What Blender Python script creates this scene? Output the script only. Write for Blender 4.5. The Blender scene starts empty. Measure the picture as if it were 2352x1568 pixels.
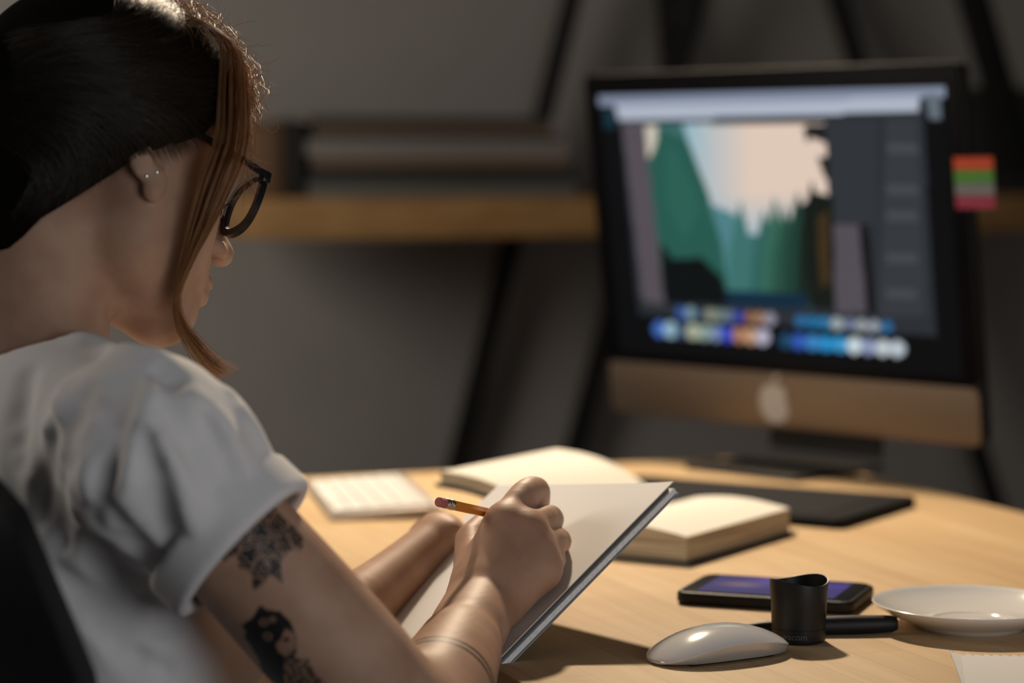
import bpy, bmesh, math, random, time
import numpy as np
from mathutils import Vector, Matrix
T0 = time.time()
rng = np.random.default_rng(7)
random.seed(7)
sc = bpy.context.scene
COL = sc.collection
A3 = lambda *v: np.array(v, dtype=np.float64)
def unit(v):
    v = np.asarray(v, float); return v / np.linalg.norm(v)

# ------------------------------------------------------------------ camera
DESK = 0.74
CAMZ = DESK + 0.36
FPX = 2352 * 85.0 / 36.0
PITCH = math.atan((784 - 381) / FPX)
cam_d = bpy.data.cameras.new('camera'); cam = bpy.data.objects.new('camera', cam_d); COL.objects.link(cam)
cam_d.lens = 85.0; cam_d.sensor_width = 36.0; cam_d.clip_start = 0.05
cam.location = (0, 0, CAMZ); cam.rotation_euler = (math.pi / 2 - PITCH, 0, 0)
cam_d.dof.use_dof = True; cam_d.dof.focus_distance = 1.770; cam_d.dof.aperture_fstop = 3.2
sc.camera = cam

# ------------------------------------------------------------------ light
w = bpy.data.worlds.new('world'); sc.world = w; w.use_nodes = True
bg = w.node_tree.nodes['Background']
bg.inputs[0].default_value = (0.80, 0.86, 1.0, 1); bg.inputs[1].default_value = 0.05
LAMP = (0.04, 3.06, DESK + 1.20)
ld = bpy.data.lights.new('desk_lamp_light', 'SPOT'); lo = bpy.data.objects.new('desk_lamp_light', ld); COL.objects.link(lo)
lo.location = LAMP
ld.energy = 132; ld.color = (1.0, 0.81, 0.585); ld.shadow_soft_size = 0.055
ld.spot_size = math.radians(98); ld.spot_blend = 0.85
lo.rotation_euler = (Vector((-0.04, 2.06, DESK)) - Vector(LAMP)).to_track_quat('-Z', 'Y').to_euler()
def area(name, loc, aim, size, energy, col):
    d = bpy.data.lights.new(name, 'AREA'); o = bpy.data.objects.new(name, d); COL.objects.link(o)
    d.shape = 'DISK'; d.size = size; d.energy = energy; d.color = col; o.location = loc
    o.rotation_euler = (Vector(aim) - Vector(loc)).to_track_quat('-Z', 'Y').to_euler()
area('fill_light', (0.95, 0.30, 1.10), (-0.25, 1.55, 0.92), 1.0, 7.6, (0.95, 0.97, 1.0))  # soft fill added on the right for shirt and arm; no window here
area('room_lamp_light', (-2.0, 2.0, 1.8), (-0.75, 4.2, 1.05), 1.3, 31, (1.0, 0.91, 0.81))
sc.view_settings.view_transform = 'Standard'; sc.view_settings.look = 'None'
sc.view_settings.exposure = 0.0; sc.view_settings.gamma = 1.0; sc.view_settings.use_curve_mapping = False

# ------------------------------------------------------------------ measuring helpers (real places from sight lines)
SP, CP = math.sin(PITCH), math.cos(PITCH)
def ray(px, py):
    u = (px - 1176) / FPX; v = (784 - py) / FPX
    return A3(u, CP + v * SP, -SP + v * CP)
def P(px, py, Y):                      # point on a sight line at forward distance Y
    d = ray(px, py); return A3(0, 0, CAMZ) + d * (Y / d[1])
def D(px, py, h=0.0):                  # point on a sight line at height h over the desk
    d = ray(px, py); return A3(0, 0, CAMZ) + d * ((DESK + h - CAMZ) / d[2])

# ------------------------------------------------------------------ materials
def mat(name, col, rough=0.5, metal=0.0, spec=0.5, coat=0.0, emit=None, estr=0.0, sss=0.0, trans=0.0, alpha=1.0, bump=None, var=0.0, vscale=40):
    m = bpy.data.materials.new(name); m.use_nodes = True
    nt = m.node_tree; b = nt.nodes['Principled BSDF']
    b.inputs['Base Color'].default_value = (*col, 1); b.inputs['Roughness'].default_value = rough
    b.inputs['Metallic'].default_value = metal; b.inputs['Specular IOR Level'].default_value = spec
    b.inputs['Coat Weight'].default_value = coat
    b.inputs['Transmission Weight'].default_value = trans; b.inputs['Alpha'].default_value = alpha
    if sss:
        b.inputs['Subsurface Weight'].default_value = sss
        b.inputs['Subsurface Radius'].default_value = (1.0, 0.35, 0.2); b.inputs['Subsurface Scale'].default_value = 0.006
    if emit is not None:
        b.inputs['Emission Color'].default_value = (*emit, 1); b.inputs['Emission Strength'].default_value = estr
    if bump or var:
        tc = nt.nodes.new('ShaderNodeTexCoord')
        n = nt.nodes.new('ShaderNodeTexNoise'); n.inputs['Scale'].default_value = bump[0] if bump else vscale
        n.inputs['Detail'].default_value = 4
        nt.links.new(tc.outputs['Object'], n.inputs['Vector'])
        if bump:
            bp = nt.nodes.new('ShaderNodeBump'); bp.inputs['Strength'].default_value = bump[1]; bp.inputs['Distance'].default_value = bump[2]
            nt.links.new(n.outputs['Fac'], bp.inputs['Height']); nt.links.new(bp.outputs['Normal'], b.inputs['Normal'])
        if var:
            n2 = nt.nodes.new('ShaderNodeTexNoise'); n2.inputs['Scale'].default_value = vscale; n2.inputs['Detail'].default_value = 5
            nt.links.new(tc.outputs['Object'], n2.inputs['Vector'])
            r = nt.nodes.new('ShaderNodeValToRGB')
            r.color_ramp.elements[0].position = 0.3; r.color_ramp.elements[1].position = 0.7
            r.color_ramp.elements[0].color = (*[c * (1 - var) for c in col], 1); r.color_ramp.elements[1].color = (*[min(1, c * (1 + var)) for c in col], 1)
            nt.links.new(n2.outputs['Fac'], r.inputs['Fac']); nt.links.new(r.outputs['Color'], b.inputs['Base Color'])
    return m
def wood(name, c0, c1, axis, scale=1.0, rough=0.45, stave=0.0):
    """long grain along the horizontal direction axis"""
    m = mat(name, c0, rough, spec=0.22); nt = m.node_tree; b = nt.nodes['Principled BSDF']
    tc = nt.nodes.new('ShaderNodeTexCoord'); mp = nt.nodes.new('ShaderNodeMapping'); mp.vector_type = 'TEXTURE'
    ang = math.atan2(axis[1], axis[0])
    mp.inputs['Rotation'].default_value = (0, 0, ang)
    nt.links.new(tc.outputs['Object'], mp.inputs['Vector'])
    m2 = nt.nodes.new('ShaderNodeMapping'); m2.inputs['Scale'].default_value = (3.5 * scale, 60 * scale, 60 * scale)
    nt.links.new(mp.outputs['Vector'], m2.inputs['Vector'])
    n = nt.nodes.new('ShaderNodeTexNoise'); n.inputs['Scale'].default_value = 1.0; n.inputs['Detail'].default_value = 6; n.inputs['Roughness'].default_value = 0.6
    n.inputs['Distortion'].default_value = 0.6
    nt.links.new(m2.outputs['Vector'], n.inputs['Vector'])
    r = nt.nodes.new('ShaderNodeValToRGB'); r.color_ramp.elements[0].position = 0.32; r.color_ramp.elements[1].position = 0.68
    r.color_ramp.elements[0].color = (*c0, 1); r.color_ramp.elements[1].color = (*c1, 1)
    nt.links.new(n.outputs['Fac'], r.inputs['Fac'])
    out = r.outputs['Color']
    if stave:
        br = nt.nodes.new('ShaderNodeTexBrick'); br.offset = 0.37
        br.inputs['Scale'].default_value = 1.0; br.inputs['Brick Width'].default_value = 0.55; br.inputs['Row Height'].default_value = 0.042
        br.inputs['Mortar Size'].default_value = 0.0004; br.inputs['Color1'].default_value = (1, 1, 1, 1)
        br.inputs['Color2'].default_value = (1 - stave, 1 - stave * 1.3, 1 - stave * 1.6, 1); br.inputs['Mortar'].default_value = (0.75, 0.68, 0.6, 1)
        nt.links.new(mp.outputs['Vector'], br.inputs['Vector'])
        mx = nt.nodes.new('ShaderNodeMixRGB'); mx.blend_type = 'MULTIPLY'; mx.inputs['Fac'].default_value = 1
        nt.links.new(out, mx.inputs['Color1']); nt.links.new(br.outputs['Color'], mx.inputs['Color2']); out = mx.outputs['Color']
    nt.links.new(out, b.inputs['Base Color'])
    bp = nt.nodes.new('ShaderNodeBump'); bp.inputs['Strength'].default_value = 0.12; bp.inputs['Distance'].default_value = 0.001
    nt.links.new(n.outputs['Fac'], bp.inputs['Height']); nt.links.new(bp.outputs['Normal'], b.inputs['Normal'])
    return m
def attr_mat(name, rough=0.4, emission=False, strength=1.0, attr='paint'):
    m = mat(name, (0.003, 0.003, 0.004), 0.5, spec=0.03); nt = m.node_tree; b = nt.nodes['Principled BSDF']
    a = nt.nodes.new('ShaderNodeAttribute'); a.attribute_name = attr
    if emission:
        nt.links.new(a.outputs['Color'], b.inputs['Emission Color']); b.inputs['Emission Strength'].default_value = strength
    else:
        nt.links.new(a.outputs['Color'], b.inputs['Base Color'])
    return m
def lin(*rgb):
    o = []
    for c in rgb:
        c /= 255.0; o.append(c / 12.92 if c <= 0.04045 else ((c + 0.055) / 1.055) ** 2.4)
    return tuple(o)

# ------------------------------------------------------------------ object helpers
def tag(o, label=None, cat=None, group=None, kind=None):
    if label: o['label'] = label
    if cat: o['category'] = cat
    if group: o['group'] = group
    if kind: o['kind'] = kind
    return o
def thing(name, label, cat, loc, group=None):
    o = bpy.data.objects.new(name, None); o.empty_display_size = 0.02; COL.objects.link(o)
    o.location = [float(v) for v in loc]
    return tag(o, label, cat, group)
def origin_of(o):
    v = Vector((0, 0, 0))
    while o is not None:
        v += o.location; o = o.parent
    return np.array(v)
def build(name, vf, m, parent=None, smooth=True, sharp=35, mesh_only=False):
    """vf = (world verts, faces); one mesh object"""
    v, f = vf
    v = np.asarray(v, float)
    if parent is not None: v = v - origin_of(parent)
    me = bpy.data.meshes.new(name)
    if isinstance(f, np.ndarray):
        me.vertices.add(len(v)); me.vertices.foreach_set('co', v.astype(np.float32).ravel())
        n, k = f.shape
        me.loops.add(n * k); me.loops.foreach_set('vertex_index', f.astype(np.int32).ravel())
        me.polygons.add(n); me.polygons.foreach_set('loop_start', np.arange(0, n * k, k, dtype=np.int32))
        me.update(calc_edges=True)
    else:
        me.from_pydata([tuple(map(float, p)) for p in v], [], [tuple(map(int, q)) for q in f]); me.update()
    if smooth:
        me.polygons.foreach_set('use_smooth', [True] * len(me.polygons))
        if sharp: me.set_sharp_from_angle(angle=math.radians(sharp))
    me.materials.append(m)
    o = bpy.data.objects.new(name, me); COL.objects.link(o)
    if parent is not None: o.parent = parent
    return o
def merge(*vfs):
    V = []; F = []; n = 0
    for v, f in vfs:
        V.append(np.asarray(v, float)); F += [tuple(i + n for i in q) for q in f]; n += len(v)
    return np.concatenate(V), F
def slab(outline, z0, z1, o, ax, ay, az, bevel=0.0, nb=3):
    """extruded outline (2D points, CCW) with rounded top and bottom edges"""
    pts = np.asarray(outline, float); c = pts.mean(0); n = len(pts)
    nx = np.roll(pts, -1, 0) - np.roll(pts, 1, 0); nr = np.stack([nx[:, 1], -nx[:, 0]], 1); nr /= np.linalg.norm(nr, axis=1)[:, None] + 1e-12
    prof = [(0.0, z0), (0.0, z1)]
    if bevel:
        a = np.linspace(0, math.pi / 2, nb + 1)
        prof = [(bevel * (1 - math.sin(t)), z0 + bevel * (1 - math.cos(t))) for t in a] + [(bevel * (1 - math.cos(t)), z1 - bevel * (1 - math.sin(t))) for t in a]
    V = []; F = []
    for ins, z in prof:
        q = pts - nr * ins
        for p in q: V.append(o + ax * p[0] + ay * p[1] + az * z)
    L = len(prof)
    for l in range(L - 1):
        for i in range(n):
            j = (i + 1) % n
            F.append((l * n + i, l * n + j, (l + 1) * n + j, (l + 1) * n + i))
    F.append(tuple(range(n - 1, -1, -1))); F.append(tuple((L - 1) * n + i for i in range(n)))
    return np.array(V), F
def rrect(w, h, r, n=6, cx=0, cy=0):
    o = []
    for (sx, sy, a0) in ((1, 1, 0), (-1, 1, 90), (-1, -1, 180), (1, -1, 270)):
        for k in range(n + 1):
            a = math.radians(a0 + 90 * k / n)
            o.append((cx + sx * (w / 2 - r) + r * math.cos(a), cy + sy * (h / 2 - r) + r * math.sin(a)))
    return o
X3, Y3, Z3 = A3(1, 0, 0), A3(0, 1, 0), A3(0, 0, 1)
def box(c, dims, ax=X3, ay=Y3, az=Z3, bevel=0.0):
    dx, dy, dz = dims
    r = max(bevel, 0.0004)
    out = rrect(dx, dy, r, 2) if bevel else [(-dx / 2, -dy / 2), (dx / 2, -dy / 2), (dx / 2, dy / 2), (-dx / 2, dy / 2)]
    return slab(out, -dz / 2, dz / 2, np.asarray(c, float), ax, ay, az, bevel, 2)
def lathe(prof, o, n=48, ax=X3, ay=Y3, az=Z3, cap=True):
    V = []; F = []
    for r, z in prof:
        for i in range(n):
            a = 2 * math.pi * i / n; V.append(o + ax * r * math.cos(a) + ay * r * math.sin(a) + az * z)
    for l in range(len(prof) - 1):
        for i in range(n):
            j = (i + 1) % n; F.append((l * n + i, l * n + j, (l + 1) * n + j, (l + 1) * n + i))
    if cap:
        F.append(tuple(range(n - 1, -1, -1))); F.append(tuple((len(prof) - 1) * n + i for i in range(n)))
    return np.array(V), F
def frames(pts):
    pts = np.asarray(pts, float); T = np.gradient(pts, axis=0); T /= np.linalg.norm(T, axis=1)[:, None] + 1e-12
    u = np.cross(T[0], [0.3, 0.2, 0.93]); u /= np.linalg.norm(u); U = [u]
    for t in T[1:]:
        u = U[-1] - t * np.dot(U[-1], t); U.append(u / np.linalg.norm(u))
    U = np.array(U); return pts, T, U, np.cross(T, U)
def tube(pts, rad, n=12, closed=False):
    pts, T, U, W = frames(pts); rad = np.broadcast_to(rad, (len(pts),))
    V = []; F = []
    for p, u, w_, r in zip(pts, U, W, rad):
        for i in range(n):
            a = 2 * math.pi * i / n; V.append(p + (u * math.cos(a) + w_ * math.sin(a)) * r)
    m = len(pts)
    for l in range(m - 1 + (1 if closed else 0)):
        l2 = (l + 1) % m
        for i in range(n):
            j = (i + 1) % n; F.append((l * n + i, l * n + j, l2 * n + j, l2 * n + i))
    if not closed:
        F.append(tuple(range(n - 1, -1, -1))); F.append(tuple((m - 1) * n + i for i in range(n)))
    return np.array(V), F
def basis(z):
    z = unit(z); x = unit(np.cross(z, [0.1, 0.2, 0.97] if abs(z[2]) < 0.9 else [1, 0, 0])); return x, np.cross(z, x), z
def spline(pts, n):
    """Catmull-Rom through points"""
    p = np.asarray(pts, float); p = np.vstack([2 * p[0] - p[1], p, 2 * p[-1] - p[-2]]); m = len(p) - 3
    t = np.linspace(0, m - 1e-9, n); i = t.astype(int); f = (t - i)[:, None]
    a, b, c, d = p[i], p[i + 1], p[i + 2], p[i + 3]
    return 0.5 * (2 * b + (c - a) * f + (2 * a - 5 * b + 4 * c - d) * f ** 2 + (3 * b - a - 3 * c + d) * f ** 3)

# ------------------------------------------------------------------ implicit-surface helpers
class Field:
    def __init__(s, lo, hi, h):
        s.lo = np.array(lo, float); s.h = h; s.n = np.ceil((np.array(hi) - s.lo) / h).astype(int) + 1
        s.A = np.full(s.n, 0.2, np.float32)
    def _sl(s, lo, hi):
        a = np.clip(np.floor((np.array(lo) - s.lo) / s.h).astype(int), 0, s.n); b = np.clip(np.ceil((np.array(hi) - s.lo) / s.h).astype(int) + 1, 0, s.n)
        return a, b
    def _pts(s, a, b):
        g = [s.lo[i] + s.h * np.arange(a[i], b[i]) for i in range(3)]
        return np.stack(np.meshgrid(*g, indexing='ij'), -1).astype(np.float32)
    def add(s, fn, lo, hi, k=0.0, sub=False):
        m = 2 * k + 0.012
        a, b = s._sl(np.array(lo) - m, np.array(hi) + m)
        if np.any(b <= a): return
        d = fn(s._pts(a, b)).astype(np.float32)
        v = s.A[a[0]:b[0], a[1]:b[1], a[2]:b[2]]
        if sub: v[...] = -smin(-v, d, k)
        else: v[...] = smin(v, d, k)
    def cone(s, p, q, r1, r2, k=0.01, sub=False):
        p, q = np.asarray(p, np.float32), np.asarray(q, np.float32); R = max(r1, r2)
        ab = q - p; L = float(ab @ ab) + 1e-12
        def fn(X):
            t = np.clip(((X - p) @ ab) / L, 0, 1)
            return np.linalg.norm(X - p - t[..., None] * ab, axis=-1) - (r1 + (r2 - r1) * t)
        s.add(fn, np.minimum(p, q) - R, np.maximum(p, q) + R, k, sub)
    def chain(s, pts, rads, k=0.01, sub=False, plane=None, dense=0):
        pts = np.asarray(pts, np.float32); rads = np.asarray(rads, np.float32)
        if dense:
            u = np.linspace(0, len(pts) - 1, dense); q = spline(np.hstack([pts, rads[:, None]]), dense); pts, rads = q[:, :3].astype(np.float32), q[:, 3].astype(np.float32)
        def fn(X):
            d = None
            for p, q, r1, r2 in zip(pts[:-1], pts[1:], rads[:-1], rads[1:]):
                ab = q - p; L = float(ab @ ab) + 1e-12
                t = np.clip(((X - p) @ ab) / L, 0, 1)
                e = np.linalg.norm(X - p - t[..., None] * ab, axis=-1) - (r1 + (r2 - r1) * t)
                d = e if d is None else np.minimum(d, e)
            if plane is not None: d = np.maximum(d, (X - plane[0].astype(np.float32)) @ plane[1].astype(np.float32))
            return d
        R = rads.max()
        s.add(fn, pts.min(0) - R, pts.max(0) + R, k, sub)
    def ball(s, c, r, k=0.01, sub=False): s.cone(c, np.asarray(c) + [0, 0, 1e-5], r, r, k, sub)
    def ell(s, c, axes, rad, k=0.01, sub=False):
        c = np.asarray(c, np.float32); M = np.array(axes, np.float32); r = np.array(rad, np.float32)
        def fn(X):
            q = (X - c) @ M.T; k0 = np.linalg.norm(q / r, axis=-1); k1 = np.linalg.norm(q / (r * r), axis=-1) + 1e-6
            return k0 * (k0 - 1) / k1
        e = np.sqrt(((M * r[:, None]) ** 2).sum(0))
        s.add(fn, c - e, c + e, k, sub)
    def sample(s, X):
        i = np.clip(np.round((X - s.lo) / s.h).astype(int), 0, s.n - 1)
        return s.A[i[..., 0], i[..., 1], i[..., 2]]
    def hit(s, px, py, y0=1.2, y1=2.2):
        Y = np.arange(y0, y1, s.h * 0.7); d = ray(px, py); X = A3(0, 0, CAMZ) + d[None] * (Y / d[1])[:, None]
        ok = np.all((X > s.lo) & (X < s.lo + s.h * (s.n - 1)), axis=1)
        v = s.sample(X); j = np.where(ok & (v < 0))[0]
        return X[j[0]] if len(j) else None
    def mesh(s, smooth=1):
        A = s.A; S = A < 0; n = np.array(A.shape)
        cnt = np.zeros(n - 1, np.uint8)
        for o in np.ndindex(2, 2, 2): cnt += S[o[0]:n[0] - 1 + o[0], o[1]:n[1] - 1 + o[1], o[2]:n[2] - 1 + o[2]]
        I = np.argwhere((cnt > 0) & (cnt < 8)); del cnt
        flat = (I[:, 0] * n[1] + I[:, 1]) * n[2] + I[:, 2]
        val = {o: A[I[:, 0] + o[0], I[:, 1] + o[1], I[:, 2] + o[2]] for o in np.ndindex(2, 2, 2)}
        acc = np.zeros((len(I), 3)); c = np.zeros(len(I))
        for o in np.ndindex(2, 2, 2):
            for ax in range(3):
                if o[ax] == 0:
                    q = list(o); q[ax] = 1; a, b = val[o], val[tuple(q)]
                    x = (a < 0) != (b < 0); t = np.where(x, a / np.where(x, a - b, 1), 0)
                    pos = np.tile(np.array(o, float), (len(I), 1)); pos[:, ax] = t
                    acc += pos * x[:, None]; c += x
        V = (I + acc / c[:, None]) * s.h + s.lo
        F = []
        s0 = val[(0, 0, 0)] < 0
        for ax in range(3):
            o = [0, 0, 0]; o[ax] = 1; s1 = val[tuple(o)] < 0
            b, cc = (ax + 1) % 3, (ax + 2) % 3
            e = np.where((s0 != s1) & (I[:, b] > 0) & (I[:, cc] > 0))[0]
            q = []
            for (db, dc) in ((-1, -1), (0, -1), (0, 0), (-1, 0)):
                J = I[e].copy(); J[:, b] += db; J[:, cc] += dc
                fl = (J[:, 0] * n[1] + J[:, 1]) * n[2] + J[:, 2]
                q.append(np.searchsorted(flat, fl))
            q = np.stack(q, 1); fl = ~s0[e]; q[fl] = q[fl][:, ::-1]; F.append(q)
        F = np.concatenate(F)
        F = F[np.all(F < len(V), axis=1)]
        for it in range(smooth):
            for lam in (0.5, -0.52):
                S_ = np.zeros_like(V); C_ = np.zeros(len(V))
                for a_, b_ in ((0, 1), (1, 2), (2, 3), (3, 0)):
                    for x, y in ((a_, b_), (b_, a_)):
                        for d_ in range(3): S_[:, d_] += np.bincount(F[:, x], V[F[:, y], d_], len(V))
                        C_ += np.bincount(F[:, x], minlength=len(V))
                V = V + lam * (S_ / np.maximum(C_, 1)[:, None] - V)
        return V, F
def smin(a, b, k):
    if k <= 1e-6: return np.minimum(a, b)
    h = np.maximum(k - np.abs(a - b), 0) / k
    return np.minimum(a, b) - h * h * k * 0.25
def inpoly(x, y, poly):
    p = np.asarray(poly, float); r = np.zeros(np.shape(x), bool); j = len(p) - 1
    for i in range(len(p)):
        c = ((p[i, 1] > y) != (p[j, 1] > y)) & (x < (p[j, 0] - p[i, 0]) * (y - p[i, 1]) / (p[j, 1] - p[i, 1] + 1e-12) + p[i, 0])
        r ^= c; j = i
    return r

# ================================================================== ROOM
M_wall = mat('wall paint', (0.30, 0.285, 0.265), 0.9, var=0.06, vscale=3, bump=(90, 0.15, 0.002))
M_floor = wood('floor boards', (0.10, 0.065, 0.04), (0.16, 0.10, 0.06), (1, 0), 0.5)
def struct(name, vf, m): return tag(build(name, vf, m, smooth=False), kind='structure')
EDGE = unit(A3(-0.350, 0.937, 0)); NRM = A3(EDGE[1], -EDGE[0], 0)          # desk front edge (away), and across the desk: the wall runs along NRM
WP = A3(0, 4.50, 0)                                                       # a point of the wall's face
def wall_y(x): return WP[1] + x * NRM[1] / NRM[0]
struct('floor', box((0, 2.3, -0.03), (7.0, 7.6, 0.06)), M_floor)
struct('wall_back', box(WP + EDGE * 0.06 + A3(0, 0, 1.35), (9.0, 0.12, 2.7), NRM, EDGE, Z3), M_wall)
struct('wall_left', box((-3.5, 1.1, 1.35), (0.12, 4.4, 2.7)), M_wall)
struct('wall_right', box((3.5, 2.4, 1.35), (0.12, 7.4, 2.7)), M_wall)
struct('ceiling', box((0, 2.3, 2.75), (7.0, 7.6, 0.1)), M_wall)
struct('baseboard_back', box(WP - EDGE * 0.01 + A3(0, 0, 0.05), (8.8, 0.02, 0.10), NRM, EDGE, Z3), M_wall)

# ================================================================== DESK
n0 = float(NRM @ D(1150, 1541)); 
def DN(n, t, h=0.0): return NRM * (n0 + n) + EDGE * t + A3(0, 0, DESK + h)
M_desk = wood('beech worktop', (0.54, 0.375, 0.205), (0.62, 0.45, 0.265), EDGE, 1.0, 0.6, stave=0.10)
M_deskedge = wood('beech edge', (0.36, 0.22, 0.11), (0.44, 0.28, 0.15), EDGE, 1.0, 0.5)
M_steel = mat('black steel', (0.007, 0.007, 0.007), 0.6, 0.0, 0.15)
T1, T2, DD = 0.85, 2.69, float(NRM @ D(2240, 1150)) - n0
desk = thing('desk', 'long pale beech desk carrying the computer, book and saucer', 'desk', DN(DD / 2, (T1 + T2) / 2, -DESK))
build('worktop', slab([(0, T1), (DD, T1), (DD, T2), (0, T2)][::1], -0.032, 0, NRM * n0 + A3(0, 0, DESK), NRM, EDGE, Z3, 0.0015, 2), M_desk, desk)
for n_, t_ in ((0.06, T1 + 0.06), (0.06, T2 - 0.06), (DD - 0.06, T1 + 0.06), (DD - 0.06, T2 - 0.06)):
    build('leg', box(DN(n_, t_, -0.032 - (DESK - 0.032) / 2), (0.05, 0.05, DESK - 0.032), NRM, EDGE, Z3, 0.003), M_steel, desk)
for n_ in (0.06, DD - 0.06):
    build('rail', box(DN(n_, (T1 + T2) / 2, -0.032 - 0.02), (0.03, T2 - T1 - 0.17, 0.04), NRM, EDGE, Z3, 0.002), M_steel, desk)

# ================================================================== SHELVING AGAINST THE WALL
M_shelf = wood('shelf timber', (0.30, 0.165, 0.06), (0.42, 0.25, 0.10), (1, 0.1), 0.6, 0.55)
sa = P(583, 509, 3.95)
sx, sy = NRM, EDGE
sz = sa[2] + 0.004
shelf = thing('shelving_unit', 'leaning black steel trestle with thick timber shelf against the wall', 'shelf', (sa[0] + 0.6, sa[1] + 0.2, 0))
SL = 1.80
bz = 0.068
build('shelf_board', box(A3(sa[0], sa[1], sz) + sx * SL / 2 + sy * 0.12, (SL, 0.24, bz), sx, sy, Z3, 0.004), M_shelf, shelf)
def leg(p0, p1, y0, y1, wd=0.036):
    a, b = P(*p0, y0), P(*p1, y1)
    d = unit(a - b)
    if p1[1] > 900:                        # runs on down to the floor
        b = b - d * ((b[2] - 0.0) / d[2])
    a = a + d * ((2.5 - a[2]) / d[2]) if p0[1] <= 0 else a
    xx = unit(np.cross(d, Y3)); yy = np.cross(d, xx)
    L = np.linalg.norm(a - b)
    build('leg', box((a + b) / 2, (wd, wd, L), xx, yy, d, 0.003), M_steel, shelf)
leg((1313, 0), (1045, 1080), 4.43, 4.43); leg((1600, 0), (1322, 1020), 4.51, 4.51)
leg((1925, 0), (2252, 1050), 4.68, 4.68); leg((2236, 0), (2352, 400), 4.28, 4.28, 0.05)
a_ = P(1512, -400, 4.55); b_ = P(1540, 190, 4.55); d_ = unit(a_ - b_)
build('brace', box((a_ + b_) / 2, (0.034, 0.034, np.linalg.norm(a_ - b_)), unit(np.cross(d_, Y3)), np.cross(d_, unit(np.cross(d_, Y3))), d_, 0.003), M_steel, shelf)
# things lying on the shelf
top = sz + bz / 2
def on_shelf(name, label, cat, x0, x1, z0, z1, col, dep=0.19, off=0.02, group=None, rough=0.7):
    c = A3(sa[0], sa[1], 0) + sx * (x0 + x1) / 2 + sy * (off + dep / 2)
    t = thing(name, label, cat, (c[0], c[1], top + z0), group)
    m = mat(name + ' cover', col, rough); mp_ = mat(name + ' pages', (0.42, 0.38, 0.32), 0.8)
    th = (z1 - z0); cv = min(0.003, th * 0.2)
    if cat in ('book', 'magazine'):
        build('cover', merge(box(A3(c[0], c[1], top + z0 + cv / 2), (x1 - x0, dep, cv), sx, sy, Z3), box(A3(c[0], c[1], top + z1 - cv / 2), (x1 - x0, dep, cv), sx, sy, Z3),
              box(A3(c[0], c[1], top + (z0 + z1) / 2) - sy * (dep / 2 - 0.001), (x1 - x0, 0.002, th - 2 * cv - 0.0004), sx, sy, Z3)), m, t)
        build('pages', box(A3(c[0], c[1], top + (z0 + z1) / 2) + sy * 0.002, (x1 - x0 - 0.008, dep - 0.008, th - 2 * cv - 0.0004), sx, sy, Z3), mp_, t)
    else:
        build('body', box(A3(c[0], c[1], top + (z0 + z1) / 2), (x1 - x0, dep, th), sx, sy, Z3, min(0.004, th * 0.2)), m, t)
        build('lid', box(A3(c[0], c[1], top + z1 + 0.003), (x1 - x0 + 0.006, dep + 0.006, 0.006), sx, sy, Z3, 0.001), m, t)
    return t
g_ = 'books lying in a stack on the shelf'
spec_ = [('lowest grey green book of the stack on the timber shelf', 0.098, 0.575, 0.000, 0.028, (0.13, 0.135, 0.125)),
         ('black book second from bottom of the shelf stack', 0.10, 0.575, 0.028, 0.048, (0.012, 0.013, 0.012)),
         ('brown clothbound book in the middle of the shelf stack', 0.105, 0.56, 0.048, 0.070, (0.17, 0.12, 0.085)),
         ('pale grey wide book in the upper half of the shelf stack', 0.096, 0.56, 0.070, 0.096, (0.27, 0.25, 0.235)),
         ('thin black book under the topmost two on the shelf', 0.12, 0.55, 0.096, 0.104, (0.02, 0.02, 0.018)),
         ('tan book second from top of the shelf stack', 0.11, 0.53, 0.104, 0.122, (0.15, 0.115, 0.08)),
         ('dark topmost book of the shelf stack', 0.10, 0.53, 0.122, 0.136, (0.045, 0.035, 0.03))]
for lb, x0, x1, z0, z1, cc in spec_: on_shelf('book', lb, 'book', x0, x1, z0, z1, cc, group=g_)
on_shelf('storage_box', 'small brown box at the left end of the timber shelf', 'box', 0.020, 0.060, 0.0, 0.118, (0.13, 0.07, 0.035), 0.16, 0.03)
on_shelf('binder', 'black upright binder between brown box and book stack', 'binder', 0.066, 0.091, 0.0, 0.122, (0.012, 0.012, 0.012), 0.2)
on_shelf('storage_box', 'dark box on the shelf behind the monitor edge tabs', 'box', 1.34, 1.56, 0.0, 0.19, (0.02, 0.02, 0.02), 0.2)

# ================================================================== COMPUTER MONITOR
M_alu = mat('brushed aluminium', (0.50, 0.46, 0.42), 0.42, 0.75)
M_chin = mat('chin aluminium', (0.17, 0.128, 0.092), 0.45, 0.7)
M_glassblk = mat('black bezel glass', (0.003, 0.003, 0.004), 0.35, 0, 0.05)
BL, BR = P(1395, 957, 3.06), P(2272, 1014, 2.65)
mz = (BL[2] + BR[2]) / 2
mx_ = unit(A3(BR[0] - BL[0], BR[1] - BL[1], 0)); mf = A3(mx_[1], -mx_[0], 0)       # mf: out of the screen, to the viewer
TILT = math.radians(7.4)
mu = Z3 * math.cos(TILT) + mf * math.sin(TILT); mn = np.cross(mx_, mu)            # up and front normal
MW = float(np.linalg.norm((BR - BL)[:2])) * 0.968; MH = 0.426; CH = 0.066
MO = A3((BL[0] + BR[0]) / 2, (BL[1] + BR[1]) / 2, mz)
foot = MO + A3(0, 0, 0)
mon = thing('computer_monitor', 'large aluminium computer monitor with black bezel showing a landscape photo', 'monitor', (MO[0], MO[1], DESK))
def mrect(x0, x1, y0, y1, r=0.0, n=5): return rrect(x1 - x0, y1 - y0, max(r, 1e-4), n, (x0 + x1) / 2, (y0 + y1) / 2)
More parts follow.
